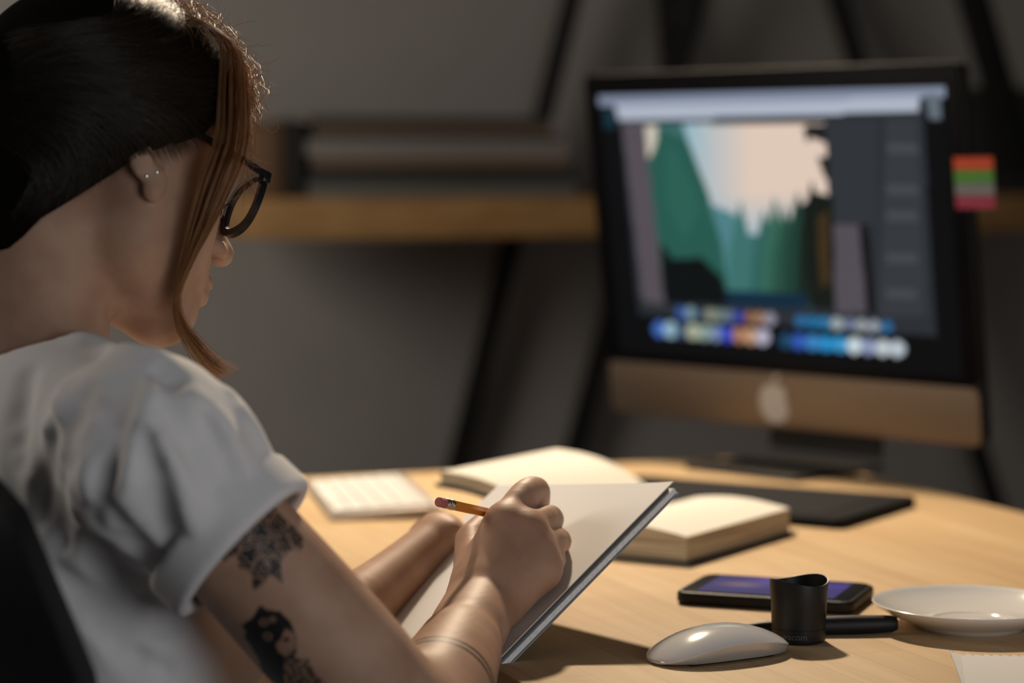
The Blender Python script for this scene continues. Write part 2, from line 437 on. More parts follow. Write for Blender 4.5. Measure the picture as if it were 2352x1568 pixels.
build('housing', slab(mrect(-MW / 2, MW / 2, 0, MH, 0.012), -0.022, -0.004, MO, mx_, mu, mn, 0.004), mat('dark housing metal', (0.035, 0.034, 0.032), 0.5, 0.5), mon)
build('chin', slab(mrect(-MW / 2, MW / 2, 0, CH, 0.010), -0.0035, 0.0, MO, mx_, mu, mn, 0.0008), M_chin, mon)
build('bezel', slab(mrect(-MW / 2, MW / 2, CH + 0.0005, MH, 0.010), -0.0035, 0.0, MO, mx_, mu, mn, 0.0006), M_glassblk, mon)
# stand: aluminium, the shade below the screen put into its dark colour
sb_c = MO - mf * 0.045
build('stand_neck', slab(mrect(-0.085, 0.085, -(mz - DESK) + 0.004, 0.16, 0.004), -0.006, 0.0, MO - mn * 0.075, mx_, Z3, mf, 0.002), mat('shaded stand metal', (0.022, 0.021, 0.02), 0.6, 0.3), mon)
build('stand_foot', slab(rrect(0.17, 0.17, 0.006), 0, 0.006, A3(MO[0], MO[1], DESK + 0.0004) - mf * 0.0, mx_, -mf, Z3, 0.002), mat('shaded foot metal', (0.022, 0.021, 0.02), 0.6, 0.3), mon)
# emblem on the chin: rounded fruit silhouette
ap = []
for k in range(40):
    a = 2 * math.pi * k / 40; r = 0.0215 * (1 + 0.05 * math.cos(2 * a) - 0.10 * max(0, math.sin(a)) ** 12 - 0.05 * max(0, -math.sin(a)) ** 16)
    x, y = r * math.cos(a), 1.22 * r * math.sin(a)
    if x > 0.015 and abs(y - 0.003) < 0.011: x -= 0.004 * math.sqrt(max(0, 1 - ((y - 0.003) / 0.011) ** 2))
    ap.append((x - 0.012, y + CH / 2 - 0.003))
leafp = [(0.0005, 0.027), (0.004, 0.026), (0.009, 0.031), (0.010, 0.036), (0.005, 0.035), (0.001, 0.031)]
M_logo = mat('emblem enamel', (0.42, 0.39, 0.36), 0.6)
build('emblem', merge(slab(ap, 0.0002, 0.001, MO, mx_, mu, mn), slab([(x - 0.012, y + CH / 2 - 0.003) for x, y in leafp], 0.0002, 0.001, MO, mx_, mu, mn)), M_logo, mon)
# screen: fine vertex-painted grid
NXs, NYs = 264, 176
sx0, sx1, sy0, sy1 = -MW / 2 + 0.023, MW / 2 - 0.019, CH + 0.012, MH - 0.026
U_, V_ = np.meshgrid(np.linspace(0, 1, NXs), np.linspace(0, 1, NYs))
SV = MO + (sx0 + (sx1 - sx0) * U_)[..., None] * mx_ + (sy0 + (sy1 - sy0) * V_)[..., None] * mu + mn * 0.0006
idx = np.arange(NXs * NYs).reshape(NYs, NXs)
SF = np.stack([idx[:-1, :-1], idx[:-1, 1:], idx[1:, 1:], idx[1:, :-1]], -1).reshape(-1, 4)
M_screen = attr_mat('lit screen', 0.25, True, 1.0)
scr = build('screen', (SV.reshape(-1, 3), SF), M_screen, mon, smooth=False)
def paint(o, col):
    ca = o.data.color_attributes.new('paint', 'FLOAT_COLOR', 'POINT')
    ca.data.foreach_set('color', np.concatenate([col, np.ones((len(col), 1))], 1).astype(np.float32).ravel())
def screen_picture():
    # plan of the picture: corners measured in photograph units only to lay out the flat image
    xl = 1388 + (1428 - 1388) * (1 - V_); xr = 2180 + (2228 - 2180) * (1 - V_)
    yt = 228 + (203 - 228) * U_; yb = 822 + (850 - 822) * U_
    X = xl + (xr - xl) * U_; Y = yb + (yt - yb) * V_
    C = np.zeros(X.shape + (3,)); C[:] = lin(8, 10, 12)
    def fill(poly, rgb, soft=0, a=1.0):
        m = inpoly(X, Y, poly); C[m] = C[m] * (1 - a) + np.array(lin(*rgb)) * a
    fill([(1440, 250), (2135, 225), (2170, 760), (1480, 730)], (42, 46, 51))
    fill([(1380, 225), (2190, 195), (2190, 226), (1380, 252)], (128, 138, 158))
    fill([(1430, 250), (2128, 226), (2128, 258), (1440, 284)], (172, 180, 195))
    fill([(2140, 222), (2172, 222), (2174, 275), (2150, 277)], (95, 105, 115))
    fill([(1400, 255), (1428, 255), (1430, 300), (1402, 300)], (20, 50, 62))
    fill([(1447, 290), (1508, 288), (1545, 706), (1490, 700)], (84, 78, 84))
    fill([(1945, 510), (2005, 512), (2022, 712), (1955, 712)], (82, 76, 84))
    fill([(2005, 512), (2024, 512), (2042, 716), (2024, 716)], (14, 16, 18))
    fill([(1935, 280), (2040, 275), (2045, 510), (1945, 508)], (47, 51, 56)); fill([(2060, 275), (2125, 272), (2150, 715), (2050, 715)], (52, 56, 61))
    for y in (330, 420, 480, 575, 655): fill([(2062, y), (2126, y), (2130, y + 22), (2066, y + 22)], (68, 71, 76))
    pic = [(1505, 292), (1928, 285), (1950, 706), (1548, 702)]
    fill(pic, (60, 105, 105))
    m = inpoly(X, Y, pic)
    # sky: pale blue to warm pink
    g = np.clip((X - 1610) / 150, 0, 1) * np.clip((560 - Y) / 120, 0, 1)
    sky = np.array(lin(150, 182, 196)) * (1 - g[..., None]) + np.array(lin(222, 200, 184)) * g[..., None]
    s_ = m & (Y < 540 + 0 * X) & (X > 1600 + (Y - 292) * 0.30)
    C[s_] = sky[s_]
    fill([(1505, 295), (1535, 295), (1532, 350), (1510, 370)], (205, 195, 180))
    fill([(1548, 300), (1612, 330), (1660, 450), (1690, 560), (1705, 700), (1548, 702), (1512, 380)], (38, 88, 78))
    fill([(1560, 330), (1590, 360), (1640, 480), (1600, 560), (1555, 470)], (46, 100, 86), a=0.6)
    fill([(1535, 560), (1570, 600), (1640, 595), (1690, 640), (1710, 704), (1545, 704)], (10, 16, 16))
    fill([(1660, 470), (1715, 490), (1745, 520), (1760, 690), (1712, 704), (1690, 560)], (78, 128, 134))
    for k, (tx, ty) in enumerate([(1735, 490), (1790, 508), (1815, 480), (1840, 495), (1868, 465), (1900, 440), (1922, 470)]):
        fill([(tx, ty - 30), (tx + 30, ty + 90), (tx + 25, 702), (tx - 35, 702), (tx - 28, ty + 90)], [(60, 112, 108), (48, 96, 92), (52, 100, 84), (40, 80, 66), (30, 62, 52), (22, 36, 30), (26, 38, 28)][k])
    fill([(1878, 470), (1910, 440), (1948, 450), (1950, 704), (1900, 704), (1885, 600)], (20, 26, 22))
    fill([(1912, 500), (1935, 480), (1940, 640), (1922, 660)], (64, 48, 26))
    fill([(1880, 292), (1928, 288), (1932, 330), (1900, 318), (1888, 330)], (26, 28, 28)); fill([(1912, 360), (1936, 360), (1938, 420), (1925, 400)], (26, 26, 24))
    fill([(1700, 668), (1890, 672), (1890, 706), (1700, 704)], (16, 42, 62))
    pal = [(70, 110, 190), (150, 185, 200), (60, 80, 110), (170, 175, 150), (140, 160, 150), (120, 140, 170), (50, 70, 190), (170, 120, 90), (190, 150, 120), (180, 175, 195)]
    pal2 = [(30, 70, 100), (50, 90, 180), (60, 130, 190), (40, 140, 200), (60, 150, 205), (200, 215, 220), (140, 150, 185), (190, 200, 205), (185, 195, 205)]
    def dock(x0, x1, y0, sl, n, cols, r, amp):
        for k in range(n):
            cx = x0 + (x1 - x0) * (k + 0.5) / n; cy = y0 + sl * (cx - 1520)
            mm = ((X - cx) ** 2 / (r * 0.9) ** 2 + (Y - cy) ** 2 / r ** 2) < 1
            C[mm] = np.array(lin(*cols[k % len(cols)])) * amp
    dock(1518, 1800, 764, 0.040, 10, pal, 19, 0.95); dock(1825, 2105, 768, 0.040, 9, pal2, 19, 0.95)
    dock(1575, 1815, 722, 0.036, 10, pal, 15, 0.6); dock(1860, 2080, 722, 0.036, 8, pal2[2:], 15, 0.55)
    return C.reshape(-1, 3)
paint(scr, screen_picture())
# sticky page flags on the right edge of the monitor
for k, (nm, cc, a_) in enumerate([('orange red', (0.52, 0.06, 0.015), 0), ('green', (0.06, 0.25, 0.03), 0), ('grey', (0.17, 0.18, 0.20), 0), ('crimson', (0.30, 0.022, 0.065), 0)]):
    yy = 0.322 - k * 0.0142
    c = MO + mx_ * (MW / 2 + 0.011) + mu * (yy - 0.006) + mn * (0.0011 + 0.0)
    t = thing('page_flag', nm + ' sticky page flag on the right edge of the monitor', 'sticky flag', c, 'sticky flags on the monitor edge')
    V = []; F = []
    for i in range(9):
        s = i / 8.0; b_ = -0.004 * s * s
        for j in (0, 1):
            for q in (0, 1):
                V.append(c + mx_ * (s - 0.5) * 0.048 + mu * (j - 0.5) * 0.0134 + mn * (b_ + 0.0004 * q + 0.0003))
    for i in range(8):
        a = i * 4; b = a + 4
        F += [(a + 1, b + 1, b + 3, a + 3), (a, a + 2, b + 2, b), (a, b, b + 1, a + 1), (a + 2, a + 3, b + 3, b + 2)]
    F += [(0, 1, 3, 2), (32, 34, 35, 33)]
    build('strip', (np.array(V), F), mat(nm + ' flag paper', cc, 0.6), t, sharp=50)

# ================================================================== KEYBOARD
M_key = mat('white key plastic', (0.78, 0.76, 0.73), 0.45)
KO = D(762, 1197)
ka = unit(D(703, 1124) - KO); kb = A3(ka[1], -ka[0], 0); KL = 0.255
kslope = 0.05; kz = unit(Z3 - kb * kslope); kbs = unit(kb + Z3 * kslope)
kbd = thing('keyboard', 'slim aluminium keyboard with white keys beside the open book', 'keyboard', KO + ka * KL / 2 + kb * 0.055)
build('base', slab([(0, 0), (0.115, 0), (0.115, KL), (0, KL)], 0.0, 0.006, KO + A3(0, 0, 0.001), kbs, ka, kz, 0.0012), M_alu, kbd)
build('battery_tube', tube([KO + kb * 0.106 + ka * 0.003 + A3(0, 0, 0.0075), KO + kb * 0.106 + ka * (KL - 0.003) + A3(0, 0, 0.0075)], 0.007), M_alu, kbd)
keymesh = {}
rows = [(14, 0.0165), (14, 0.0165), (14, 0.0165), (13, 0.0165), (12, 0.0165), (9, 0.0165)]
for r in range(6):
    # row 0 nearest the sitter
    n_k = [8, 12, 13, 14, 14, 14][r]
    widths = [1.0] * n_k
    if r == 0: widths = [1, 1, 1, 1.25, 5.2, 1.25, 1, 2.3]
    if r == 1: widths = [2.1] + [1] * 10 + [2.1]
    if r == 2: widths = [1.7] + [1] * 11 + [1.7]
    tot = sum(widths); x = 0.006; un = (KL - 0.012) / tot
    depth = 0.016 if r < 5 else 0.009
    for wv in widths:
        L = wv * un - 0.0032; key = (round(L, 4), depth)
        cpos = KO + kbs * (0.0085 + 0.0178 * r + depth / 2 - 0.004) + ka * (KL - x - wv * un / 2) + kz * 0.0078 + A3(0, 0, 0.001)
        if key not in keymesh:
            o = build('key', tuple([box((0, 0, 0), (depth, L, 0.0022), kbs, ka, kz)[0] + origin_of(kbd), box((0, 0, 0), (1, 1, 1))[1]]), M_key, kbd, smooth=False)
            keymesh[key] = o.data
        else:
            o = bpy.data.objects.new('key', keymesh[key]); COL.objects.link(o); o.parent = kbd
        o.location = [float(q) for q in (cpos - np.array(kbd.location))]
        x += wv * un

# ================================================================== OPEN BOOK
M_page = mat('book paper', (0.72, 0.685, 0.61), 0.8, bump=(300, 0.05, 0.0004))
def edge_mat():
    m = mat('page edges', (0.62, 0.50, 0.33), 0.85); nt = m.node_tree; b = nt.nodes['Principled BSDF']
    tc = nt.nodes.new('ShaderNodeTexCoord'); mp = nt.nodes.new('ShaderNodeMapping'); mp.inputs['Scale'].default_value = (6, 6, 420)
    n = nt.nodes.new('ShaderNodeTexNoise'); n.inputs['Scale'].default_value = 1; n.inputs['Detail'].default_value = 3
    r = nt.nodes.new('ShaderNodeValToRGB'); r.color_ramp.elements[0].position = 0.35; r.color_ramp.elements[1].position = 0.65
    r.color_ramp.elements[0].color = (0.26, 0.19, 0.11, 1); r.color_ramp.elements[1].color = (0.58, 0.48, 0.33, 1)
    nt.links.new(tc.outputs['Object'], mp.inputs['Vector']); nt.links.new(mp.outputs['Vector'], n.inputs['Vector']); nt.links.new(n.outputs['Fac'], r.inputs['Fac']); nt.links.new(r.outputs['Color'], b.inputs['Base Color'])
    return m
M_edge = edge_mat()
M_cover = mat('dark book cloth', (0.05, 0.05, 0.048), 0.75)
e1 = unit(A3(0.527, 0.85, 0)); e2 = A3(-e1[1], e1[0], 0)
BC = D(1580, 1300); BLn, BW = 0.222, 0.135
book = thing('open_book', 'thick open book with cream pages lying behind the sketchpad', 'book', BC + e1 * BLn / 2 + e2 * BW)
def curve_block(top, bot, nseg=20, margin=0.003):
    """cross-section curves (w along e2, z) swept along the book length; returns page top, sides"""
    V = []; F = []
    for v in (margin, BLn - margin):
        for (w_, z) in top: V.append(BC + e1 * v + e2 * w_ + A3(0, 0, z))
        for (w_, z) in bot: V.append(BC + e1 * v + e2 * w_ + A3(0, 0, z))
    m = len(top); k = 2 * m
    topF = [(i, i + 1, k + i + 1, k + i) for i in range(m - 1)]
    side = [(m + i + 1, m + i, k + m + i, k + m + i + 1) for i in range(m - 1)]
    side += [(i, m + i, m + i + 1, i + 1) for i in range(m - 1)] + [(k + i + 1, k + m + i + 1, k + m + i, k + i) for i in range(m - 1)]
    side += [(m, 0, k, k + m), (m - 1, 2 * m - 1, k + 2 * m - 1, k + m - 1)]
    return np.array(V), topF, side
ss = np.linspace(0, 1, 24)
rt = [(0.003 + (BW - 0.004) * s, 0.0035 + 0.0225 + 0.007 * math.sin(math.pi * min(1, s * 1.05)) - 0.010 * max(0, s - 0.75) ** 2 * 16) for s in ss]
rb = [(w_, 0.0035) for w_, z in rt]
lt = [(BW + 0.003 + (BW - 0.004) * s, 0.018 + 0.050 * s ** 0.75 + 0.010 * math.sin(math.pi * s)) for s in ss]
lb = [(w_, max(0.004, z - (0.013 - 0.001 * s))) for (w_, z), s in zip(lt, ss)]
for nm, t_, b_ in (('right', rt, rb), ('left', lt, lb)):
    V, tf, sf = curve_block(t_, b_)
    build('page', (V, tf), M_page, book, sharp=None)
    build('page_block', (V - A3(0, 0, 0.00005), sf), M_edge, book, sharp=30)
# cover: bent board under both halves
cvt = [(-0.003, 0.003)] + [(w_, 0.003) for w_, z in rt[1:]] + [(w_, z - 0.0006) for w_, z in lb] + [(2 * BW + 0.003, lb[-1][1] + 0.0006)]
cvb = [(w_, z - 0.0028) for w_, z in cvt]
V = []; 
for v in (-0.002, BLn + 0.002):
    for c_ in (cvt, cvb):
        for w_, z in c_: V.append(BC + e1 * v + e2 * w_ + A3(0, 0, z))
m_ = len(cvt); k_ = 2 * m_
F = [(i, i + 1, k_ + i + 1, k_ + i) for i in range(m_ - 1)] + [(m_ + i + 1, m_ + i, k_ + m_ + i, k_ + m_ + i + 1) for i in range(m_ - 1)]
F += [(i, m_ + i, m_ + i + 1, i + 1) for i in range(m_ - 1)] + [(k_ + i + 1, k_ + m_ + i + 1, k_ + m_ + i, k_ + i) for i in range(m_ - 1)]
F += [(m_, 0, k_, k_ + m_), (m_ - 1, 2 * m_ - 1, k_ + 2 * m_ - 1, k_ + m_ - 1)]
build('cover', (np.array(V), F), M_cover, book, sharp=30)

# ================================================================== BLACK GRAPHICS TABLET
M_blk = mat('matt black plastic', (0.012, 0.012, 0.013), 0.5, 0, 0.3)
M_blk2 = mat('dark grey plastic', (0.018, 0.018, 0.02), 0.8, 0, 0.1)
M_blk3 = mat('dull black plastic', (0.010, 0.010, 0.011), 0.75, 0, 0.12)
TC = D(1932, 1217)
t = thing('graphics_tablet', 'flat black graphics tablet lying between book and monitor', 'tablet', TC + e1 * 0.1 + e2 * 0.16)
build('body', slab([(x, y) for x, y in rrect(0.20, 0.34, 0.012, 5, 0.10, 0.17)], 0.0005, 0.011, TC, e1, e2, Z3, 0.003), M_blk3, t)
build('drawing_surface', slab(rrect(0.17, 0.24, 0.004, 4, 0.10, 0.15), 0.0111, 0.0117, TC, e1, e2, Z3, 0.0002), M_blk2, t)
for k in range(4): build('button', slab(rrect(0.028, 0.016, 0.003, 3, 0.04 + 0.04 * k, 0.305), 0.0111, 0.0125, TC, e1, e2, Z3, 0.0004), M_blk2, t)

# ================================================================== PHONE
p1, p2 = D(1547, 1388), D(1945, 1414)
pa = unit(p2 - p1); pb = A3(-pa[1], pa[0], 0)
PHL = float(np.linalg.norm(p2 - p1)) + 0.004; PHW = 0.095
PO = p1 + A3(0, 0, 0.0004)
ph = thing('smartphone', 'black cased smartphone with a lit purple screen behind the cup', 'phone', p1 + pa * PHL / 2 + pb * PHW / 2)
build('case', slab(rrect(PHL, PHW, 0.012, 6, PHL / 2, PHW / 2), 0, 0.0105, PO, pa, pb, Z3, 0.003), M_blk, ph)
build('glass', slab(rrect(PHL - 0.008, PHW - 0.008, 0.009, 6, PHL / 2, PHW / 2), 0.0104, 0.0112, PO, pa, pb, Z3, 0.0003), M_glassblk, ph)
nx, ny = 60, 40
U2, V2 = np.meshgrid(np.linspace(0, 1, nx), np.linspace(0, 1, ny))
PV = PO + ((0.017 + (PHL - 0.034) * U2)[..., None] * pa + (0.009 + (PHW - 0.018) * V2)[..., None] * pb) + A3(0, 0, 0.0114)
idx = np.arange(nx * ny).reshape(ny, nx); PF = np.stack([idx[:-1, :-1], idx[:-1, 1:], idx[1:, 1:], idx[1:, :-1]], -1).reshape(-1, 4)
pscr = build('screen', (PV.reshape(-1, 3), PF), attr_mat('phone screen', 0.2, True, 1.5), ph, smooth=False)
pc = np.zeros(U2.shape + (3,)); pc[:] = lin(44, 40, 84)
for cx, cy, r, cc in [(0.25, 0.5, 0.22, (98, 80, 92)), (0.42, 0.7, 0.2, (66, 62, 110)), (0.45, 0.95, 0.25, (82, 52, 128)), (0.6, 0.4, 0.2, (52, 40, 100)), (0.85, 0.3, 0.2, (44, 40, 88)), (0.9, 0.7, 0.2, (58, 44, 110)), (0.3, 0.15, 0.15, (40, 44, 92))]:
    g = np.exp(-((U2 - cx) ** 2 + (V2 - cy) ** 2) / (r * r * 0.5))[..., None]; pc = pc * (1 - g) + np.array(lin(*cc)) * g
paint(pscr, pc.reshape(-1, 3))

# ================================================================== STYLUS
q1, q2 = D(1686, 1441, 0.006), D(2060, 1431, 0.008)
bx, by, bz_ = basis(q2 - q1); SLn = float(np.linalg.norm(q2 - q1))
t = thing('stylus', 'thick black stylus lying behind the cup between mouse and saucer', 'stylus', (q1 + q2) / 2 * A3(1, 1, 0) + A3(0, 0, DESK))
prof = [(0.0002, 0.004), (0.0022, 0.004), (0.0030, 0.008), (0.0045, 0.02), (0.0062, 0.04), (0.0074, 0.06), (0.0076, 0.09), (0.0072, SLn - 0.02), (0.0066, SLn - 0.004), (0.005, SLn), (0.0002, SLn + 0.0005)]
qo = q1 * A3(1, 1, 0) + A3(0, 0, DESK + 0.0055)
qd = unit(A3(*(q2 - q1)[:2], 0.0022)); bx, by, bz_ = basis(qd)
build('barrel', lathe(prof, qo, 24, bx, by, bz_), M_blk, t)
build('nib', lathe([(0.0002, -0.003), (0.001, -0.0025), (0.0016, 0.0045), (0.0002, 0.005)], qo, 14, bx, by, bz_), mat('pale nib', (0.75, 0.74, 0.72), 0.3), t)
build('side_switch', box(qo + qd * 0.045 + Z3 * 0.0066, (0.022, 0.004, 0.002), unit(qd), unit(np.cross(Z3, qd)), Z3, 0.0006), M_blk2, t)

# ================================================================== PEN STAND CUP
cb = D(1834, 1484); CR = 0.0205
CO = A3(cb[0], cb[1] + CR, DESK)
CO = A3(cb[0] * (cb[1] + CR) / cb[1], cb[1] + CR, DESK)
t = thing('pen_stand', 'small black cup shaped pen stand with wavy rim and printed name', 'pen stand', CO)
V = []; F = []; n = 72
def rimz(a): return 0.0472 + 0.0022 * math.cos(2 * (a - math.radians(35)))
lv = [(0.0, 0.0005, 0), (CR * 0.94, 0.0005, 0), (CR * 0.985, 0.0015, 0), (CR, 0.0035, 0), (CR, 0.0108, 0), (CR - 0.0003, 0.0110, 0), (CR - 0.0003, 0.0114, 0), (CR, 0.0116, 0), (CR * 1.03, 0.030, 0), (CR * 1.10, 1.0, -0.001), (CR * 1.09, 1.0, 0.0), (CR * 1.04, 1.0, -0.0002), (CR * 0.98, 0.030, 0), (CR * 0.72, 0.016, 0), (0.0, 0.014, 0)]
for r, z, dz in lv:
    for i in range(n):
        a = 2 * math.pi * i / n; zz = rimz(a) + dz if z == 1.0 else z
        V.append(CO + A3(r * math.cos(a), r * math.sin(a), zz))
for l in range(len(lv) - 1):
    for i in range(n):
        j = (i + 1) % n; F.append((l * n + i, l * n + j, (l + 1) * n + j, (l + 1) * n + i))
build('body', (np.array(V), F), mat('satin black plastic', (0.010, 0.010, 0.011), 0.42, 0, 0.28), t)
# printed name wrapped on the cylinder
fc = bpy.data.curves.new('name_print', 'FONT'); fc.body = 'wacom'; fc.size = 0.0068; fc.align_x = 'CENTER'; fc.extrude = 0.0
fo = bpy.data.objects.new('name_print', fc); COL.objects.link(fo)
bpy.context.view_layer.update()
me_ = bpy.data.meshes.new_from_object(fo.evaluated_get(bpy.context.evaluated_depsgraph_get()))
bpy.data.objects.remove(fo, do_unlink=True)
tv = np.array([v.co[:] for v in me_.vertices]); tf = [tuple(p.vertices) for p in me_.polygons]
phi = math.radians(-90 - 16) + tv[:, 0] / CR
TV = np.stack([CO[0] + (CR + 0.00015) * np.cos(phi), CO[1] + (CR + 0.00015) * np.sin(phi), np.full(len(tv), DESK + 0.0045) + tv[:, 1]], 1)
tag(build('printed_name', (TV, tf), mat('grey print', (0.075, 0.07, 0.065), 0.5), t, smooth=False), 'faint grey printed name')

# ================================================================== MOUSE
m1, m2 = D(1500, 1512), D(1806, 1478)
M_white = mat('white gloss shell', (0.62, 0.62, 0.63), 0.17, 0, 0.6, coat=0.4)
mc1 = D(1580, 1537) ; 
ma = unit(A3(0.86, 0.51, 0)); mb = A3(-ma[1], ma[0], 0)
ML, MWd = 0.1135, 0.057
MC = A3(0.1515, 1.756, DESK)
t = thing('computer_mouse', 'white glossy computer mouse beside the black cup', 'mouse', MC)
ns, nt_ = 40, 24
def half_w(s): return MWd / 2 * (1 - abs(2 * s - 1) ** 3.4) ** (1 / 2.6)
def ztop(s): return 0.0035 + 0.0035 * s ** 2 + 0.0195 * (1 - abs(2 * s - 1) ** 2.2) ** 0.85
def zedge(s): return 0.0028 + 0.0032 * s ** 2 + 0.0115 * (1 - abs(2 * s - 1) ** 2.0) ** 0.9
V = []; F = []
svals = 0.5 - 0.5 * np.cos(np.linspace(0, math.pi, ns)) ; svals = np.clip(svals, 1e-4, 1 - 1e-4)
for s in svals:
    hw = half_w(s)
    for j in range(nt_):
        q = -1 + 2 * j / (nt_ - 1); x = hw * math.sin(q * math.pi / 2)
        z = zedge(s) + (ztop(s) - zedge(s)) * (1 - abs(math.sin(q * math.pi / 2)) ** 2.6)
        V.append(MC + ma * (s - 0.5) * ML + mb * x + A3(0, 0, z))
for i in range(ns - 1):
    for j in range(nt_ - 1):
        a = i * nt_ + j; F.append((a, a + nt_, a + nt_ + 1, a + 1))
# underside of the shell
base = len(V)
for s in svals:
    hw = half_w(s)
    for sg in (-1, 1): V.append(MC + ma * (s - 0.5) * ML + mb * sg * hw * 0.985 + A3(0, 0, zedge(s) - 0.0012))
for i in range(ns - 1):
    a = base + 2 * i; F.append((a, a + 1, a + 3, a + 2)); F.append((i * nt_, a, a + 2, (i + 1) * nt_)); F.append((a + 1, i * nt_ + nt_ - 1, (i + 1) * nt_ + nt_ - 1, a + 3))
F.append(tuple(range(nt_ - 1, -1, -1)) + (base, base + 1)); e_ = (ns - 1) * nt_; F.append(tuple(range(e_, e_ + nt_)) + (base + 2 * ns - 1, base + 2 * ns - 2))
build('shell', (np.array(V), F), M_white, t, sharp=50)
V = []; F = []
lev = [(0.94, 1.0), (0.93, 0.6), (0.90, 0.25), (0.84, 0.0)]
sv = svals[2:-2]
for s in sv:
    hw = half_w(s)
    for sg in (-1, 1):
        for f_, k in (lev if sg < 0 else lev[::-1]):
            z0 = 0.0022; V.append(MC + ma * (s - 0.5) * ML * 0.985 + mb * sg * hw * f_ + A3(0, 0, z0 + (zedge(s) - 0.0014 - z0) * k))
for i in range(len(sv) - 1):
    for j in range(8):
        a = i * 8 + j; b = i * 8 + (j + 1) % 8; F.append((a, b, b + 8, a + 8))
F.append(tuple(range(7, -1, -1))); F.append(tuple((len(sv) - 1) * 8 + j for j in range(8)))
build('base', (np.array(V), F), mat('anodised base', (0.55, 0.53, 0.50), 0.35, 0.5), t, sharp=45)
for sg in (-1, 1):
    build('glide_strip', box(MC + mb * sg * 0.0175 + A3(0, 0, 0.0013), (0.074, 0.003, 0.0024), ma, mb, Z3, 0.0008), M_blk, t)

# ================================================================== SAUCER
M_china = mat('white glazed china', (0.80, 0.78, 0.75), 0.12, 0, 0.5, coat=0.3)
SB = D(2228, 1465); SR = 0.0765
SO = A3(SB[0] * (SB[1] + 0.043) / SB[1], SB[1] + 0.043, DESK)
t = thing('saucer', 'white china saucer standing empty on the desk behind torn paper', 'saucer', SO)
pr = [(0.0, 0.003), (0.036, 0.003), (0.037, 0.0002), (0.041, 0.0002), (0.043, 0.003), (0.052, 0.0065), (0.064, 0.0115), (0.073, 0.0165), (SR - 0.0008, 0.0191), (SR, 0.0201), (SR - 0.0006, 0.0207), (SR - 0.002, 0.0205), (0.072, 0.0185), (0.062, 0.0135), (0.050, 0.0092), (0.042, 0.0070), (0.033, 0.0062), (0.0305, 0.0064), (0.0292, 0.0072), (0.0280, 0.0064), (0.026, 0.0056), (0.012, 0.0054), (0.0, 0.0054)]
build('dish', lathe(pr, SO, 96, cap=False), M_china, t, sharp=60)

# ================================================================== TORN NOTE PAPER
M_paper = mat('note paper', (0.62, 0.61, 0.61), 0.85, bump=(200, 0.1, 0.0005))
n1 = D(2181, 1504); n2 = D(2206, 1568); n3 = D(2352, 1506)
nd = unit(n2 - n1); ne = A3(-nd[1], nd[0], 0)
edge = []
W_ = 0.148; N_ = 22
for k in range(N_):
    x0 = W_ * k / N_; st = W_ / N_
    j = random.uniform(-0.0006, 0.0006)
    edge += [(x0 + 0.0002, 0.0008 + j), (x0 + st * 0.30, 0.0002 + j), (x0 + st * 0.36, -0.0030), (x0 + st * 0.52, -0.0040), (x0 + st * 0.68, -0.0030), (x0 + st * 0.72, 0.0012 + j)]
edge[0] = (0.0, 0.004); edge.insert(1, (0.003, 0.0035))
outl = [(x, y) for x, y in edge] + [(W_, 0.0), (W_, -0.20), (0.0, -0.20)]
outl = outl[::-1]
np_o = A3(n1[0], n1[1], DESK)
V = []; F = []
for z in (0.0004, 0.0008):
    for x, y in outl: V.append(np_o + ne * x - nd * y + A3(0, 0, z + max(0, y - 0.0005) * 0.6))
m_ = len(outl)
bmx = bmesh.new(); vs = [bmx.verts.new(v) for v in V]
bmx.faces.new(vs[m_:][::-1]); bmx.faces.new(vs[:m_])
for i in range(m_): bmx.faces.new((vs[i], vs[(i + 1) % m_], vs[m_ + (i + 1) % m_], vs[m_ + i]))
bmesh.ops.triangulate(bmx, faces=[f for f in bmx.faces if len(f.verts) > 4]); bmesh.ops.recalc_face_normals(bmx, faces=bmx.faces)
bmx.verts.index_update()
vf = ([v.co[:] for v in bmx.verts], [[v.index for v in f.verts] for f in bmx.faces]); bmx.free()
o = build('note_paper', vf, M_paper, smooth=False)
tag(o, 'white sheet torn from a spiral pad lying before the saucer', 'paper')

# ================================================================== SKETCHPAD
N0 = P(1150, 1515, 1.73); TR = P(1548, 1110, 1.86); TL = P(1133, 1123, 2.02)
pL = unit(TR - N0); pW = TL - TR; pW = unit(pW - pL * (pW @ pL)); pN = unit(np.cross(pL, pW))
PADL, PADW = 0.297, 0.212
pad_o = TR - pL * PADL                       # right bottom corner, page plane
pad = thing('sketchpad', 'tilted drawing pad with blank white pages held in her lap', 'sketchpad', pad_o)
M_sheet = mat('drawing paper', (0.76, 0.735, 0.71), 0.85, bump=(260, 0.12, 0.0005))
M_stack = mat('grey paper stack', (0.80, 0.82, 0.84), 0.8, var=0.12, vscale=400)
nu, nv = 24, 24
V = []; F = []
def lift(u, v): return 0.0010 * math.sin(u * 2.2) + 0.0022 * max(0, 0.25 - v) ** 2 * 16 * 0.5 + 0.0
for z in (0.0, -0.0007):
    for i in range(nu + 1):
        for j in range(nv + 1):
            u, v = i / nu, j / nv
            V.append(pad_o + pL * u * PADL + pW * v * PADW + pN * (z + lift(u, v)))
ix = lambda k, i, j: k * (nu + 1) * (nv + 1) + i * (nv + 1) + j
for i in range(nu):
    for j in range(nv):
        F.append((ix(0, i, j), ix(0, i + 1, j), ix(0, i + 1, j + 1), ix(0, i, j + 1))); F.append((ix(1, i, j), ix(1, i, j + 1), ix(1, i + 1, j + 1), ix(1, i + 1, j)))
for i in range(nu): F += [(ix(0, i, 0), ix(1, i, 0), ix(1, i + 1, 0), ix(0, i + 1, 0)), (ix(0, i, nv), ix(0, i + 1, nv), ix(1, i + 1, nv), ix(1, i, nv))]
